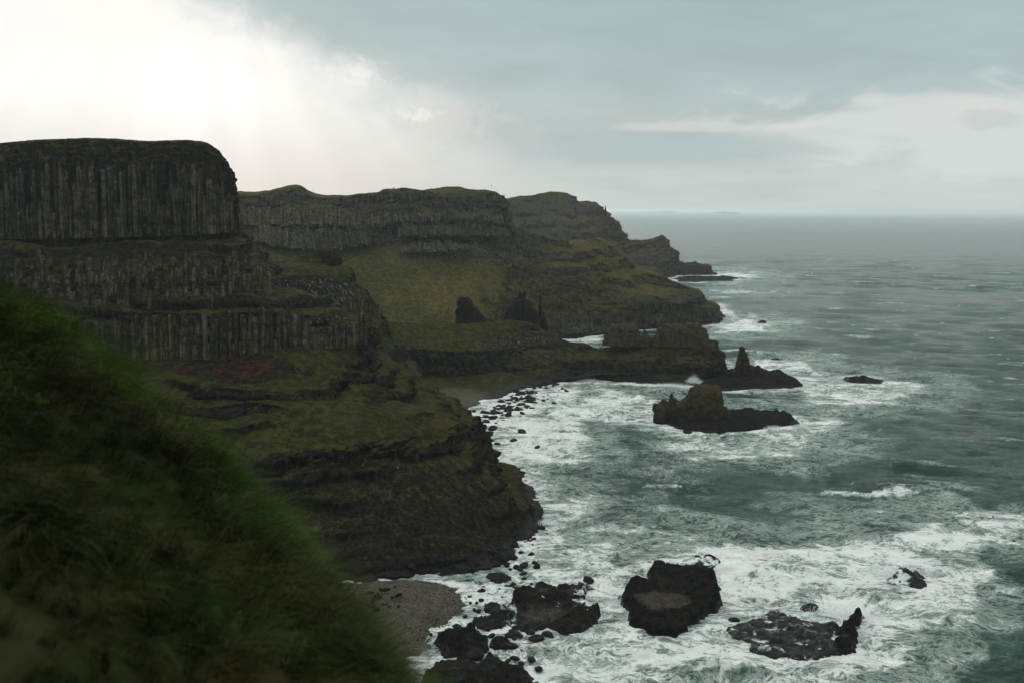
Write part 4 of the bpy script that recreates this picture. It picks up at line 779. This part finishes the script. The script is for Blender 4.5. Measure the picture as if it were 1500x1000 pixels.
def scatter(name, colln, n, smin, smax, vrange, tiltx=0.0, urange=(0.0, 1.0), sel=None):
    nv, nu = GG.shape[:2]; vi = rng.uniform(vrange[0], vrange[1], n); ui = rng.uniform(urange[0] * (nu - 1.01), urange[1] * (nu - 1.01), n)
    # area weighting
    a = vi.astype(int); b = ui.astype(int); fa, fb = (vi - a)[:, None], (ui - b)[:, None]
    e1_ = GG[a + 1, b] - GG[a, b]; e2_ = GG[a, b + 1] - GG[a, b]; ar = np.linalg.norm(np.cross(e1_, e2_), axis=1)
    Pn = GG[a, b] * (1 - fa) * (1 - fb) + GG[a + 1, b] * fa * (1 - fb) + GG[a, b + 1] * (1 - fa) * fb + GG[a + 1, b + 1] * fa * fb
    k = rng.random(n) < ar / np.percentile(ar, 97)
    if sel is not None: k &= sel(Pn)
    k &= (np.linalg.norm(Pn - CAM, axis=1) > 1.9)
    Pn = Pn[k]; m_ = len(Pn); Nn = np.cross(e2_[k], e1_[k]); Nn /= np.linalg.norm(Nn, axis=1)[:, None]; Nn[Nn[:, 2] < 0] *= -1; Nn = Nn * .6 + np.array([0, 0, .4])
    rot = np.stack([-np.arcsin(np.clip(Nn[:, 1], -1, 1)) + rng.normal(size=m_) * .1, np.arcsin(np.clip(Nn[:, 0], -1, 1)) + rng.normal(size=m_) * .1, rng.normal(size=m_) * .4], -1)
    me = bpy.data.meshes.new(name); me.vertices.add(m_); me.vertices.foreach_set('co', Pn.astype(np.float32).ravel())
    ra_ = me.attributes.new('rot', 'FLOAT_VECTOR', 'POINT'); ra_.data.foreach_set('vector', rot.astype(np.float32).ravel())
    clump = 0.75 + 0.6 * fbm(Pn / .9 + 4, 2)
    sa = me.attributes.new('scl', 'FLOAT', 'POINT'); sa.data.foreach_set('value', (rng.uniform(smin, smax, m_) * clump).astype(np.float32))
    o = bpy.data.objects.new(name, me); COL.objects.link(o); o['kind'] = 'stuff'
    ng = bpy.data.node_groups.new(name, 'GeometryNodeTree'); ng.interface.new_socket('Geometry', in_out='INPUT', socket_type='NodeSocketGeometry'); ng.interface.new_socket('Geometry', in_out='OUTPUT', socket_type='NodeSocketGeometry')
    N_ = ng.nodes; gi = N_.new('NodeGroupInput'); go = N_.new('NodeGroupOutput'); ip = N_.new('GeometryNodeInstanceOnPoints'); ci = N_.new('GeometryNodeCollectionInfo'); ci.inputs[0].default_value = colln; ci.inputs['Separate Children'].default_value = True
    ar_ = N_.new('GeometryNodeInputNamedAttribute'); ar_.data_type = 'FLOAT_VECTOR'; ar_.inputs[0].default_value = 'rot'; as_ = N_.new('GeometryNodeInputNamedAttribute'); as_.data_type = 'FLOAT'; as_.inputs[0].default_value = 'scl'
    er = N_.new('FunctionNodeEulerToRotation'); l = ng.links.new
    l(gi.outputs[0], ip.inputs['Points']); l(ci.outputs[0], ip.inputs['Instance']); ip.inputs['Pick Instance'].default_value = True
    l(ar_.outputs[0], er.inputs[0]); l(er.outputs[0], ip.inputs['Rotation']); l(as_.outputs[0], ip.inputs['Scale']); l(ip.outputs[0], go.inputs[0])
    md = o.modifiers.new('scatter', 'NODES'); md.node_group = ng; print(name, m_); return o
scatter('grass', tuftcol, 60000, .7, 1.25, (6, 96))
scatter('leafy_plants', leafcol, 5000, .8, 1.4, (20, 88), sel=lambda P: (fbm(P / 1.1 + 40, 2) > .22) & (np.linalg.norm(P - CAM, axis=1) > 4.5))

# ------------------------------------------------------------------ two walkers on the skyline
M_CLOTH = mat_plain('walker_jacket', (0.10, 0.05, 0.05)); M_CLOTH2 = mat_plain('walker_coat', (0.05, 0.06, 0.08))
def walker(px, py, D, mat, lb):
    base_ = at(px, py, D); sk = [((-.11, 0, 0), .07), ((-.10, 0, .45), .08), ((0, 0, .88), .15), ((.11, .05, 0), .07), ((.10, .02, .45), .08), ((0, 0, 1.3), .19), ((0, 0, 1.5), .07), ((0, 0, 1.66), .11), ((-.25, 0, 1.05), .05), ((-.22, .1, .82), .04), ((.25, 0, 1.05), .05), ((.22, .1, .82), .04), ((-.19, 0, 1.38), .07), ((.19, 0, 1.38), .07)]
    ed = [(0, 1), (1, 2), (3, 4), (4, 2), (2, 5), (5, 6), (6, 7), (5, 12), (12, 8), (8, 9), (5, 13), (13, 10), (10, 11)]
    me = bpy.data.meshes.new('person'); me.from_pydata([s_[0] for s_ in sk], ed, []); o = bpy.data.objects.new('person', me); COL.objects.link(o); o.location = base_; me.materials.append(mat)
    md = o.modifiers.new('skin', 'SKIN')
    for i, s_ in enumerate(sk): me.skin_vertices[0].data[i].radius = (s_[1], s_[1])
    me.skin_vertices[0].data[2].use_root = True; o.modifiers.new('sub', 'SUBSURF').levels = 1; tag(o, lb, 'person')
walker(720, 274.2, 858, M_CLOTH, 'tiny person in a reddish jacket standing on the skyline above the amphitheatre cliff')
walker(577, 277.5, 835, M_CLOTH2, 'tiny person in dark clothes on the skyline further inland')

# ------------------------------------------------------------------ haze
hz = mesh_obj('haze', [(x, y, z) for x in (-80000, 80000) for y in (-1500, 112000) for z in (-9, 128.0)], [(0, 1, 3, 2), (4, 6, 7, 5), (0, 4, 5, 1), (2, 3, 7, 6), (0, 2, 6, 4), (1, 5, 7, 3)], smooth=False)
hm = bpy.data.materials.new('haze'); hm.use_nodes = True; t = NT(hm.node_tree)
pvn = t.n('ShaderNodeVolumePrincipled', {'Color': (0.86, 0.93, 0.96, 1), 'Density': 0.00004, 'Anisotropy': 0.5}); t.n('ShaderNodeOutputMaterial', {1: pvn.outputs[0]})
hz.data.materials.append(hm); hz['kind'] = 'stuff'; hm.cycles.homogeneous_volume = True if hasattr(hm.cycles, 'homogeneous_volume') else None
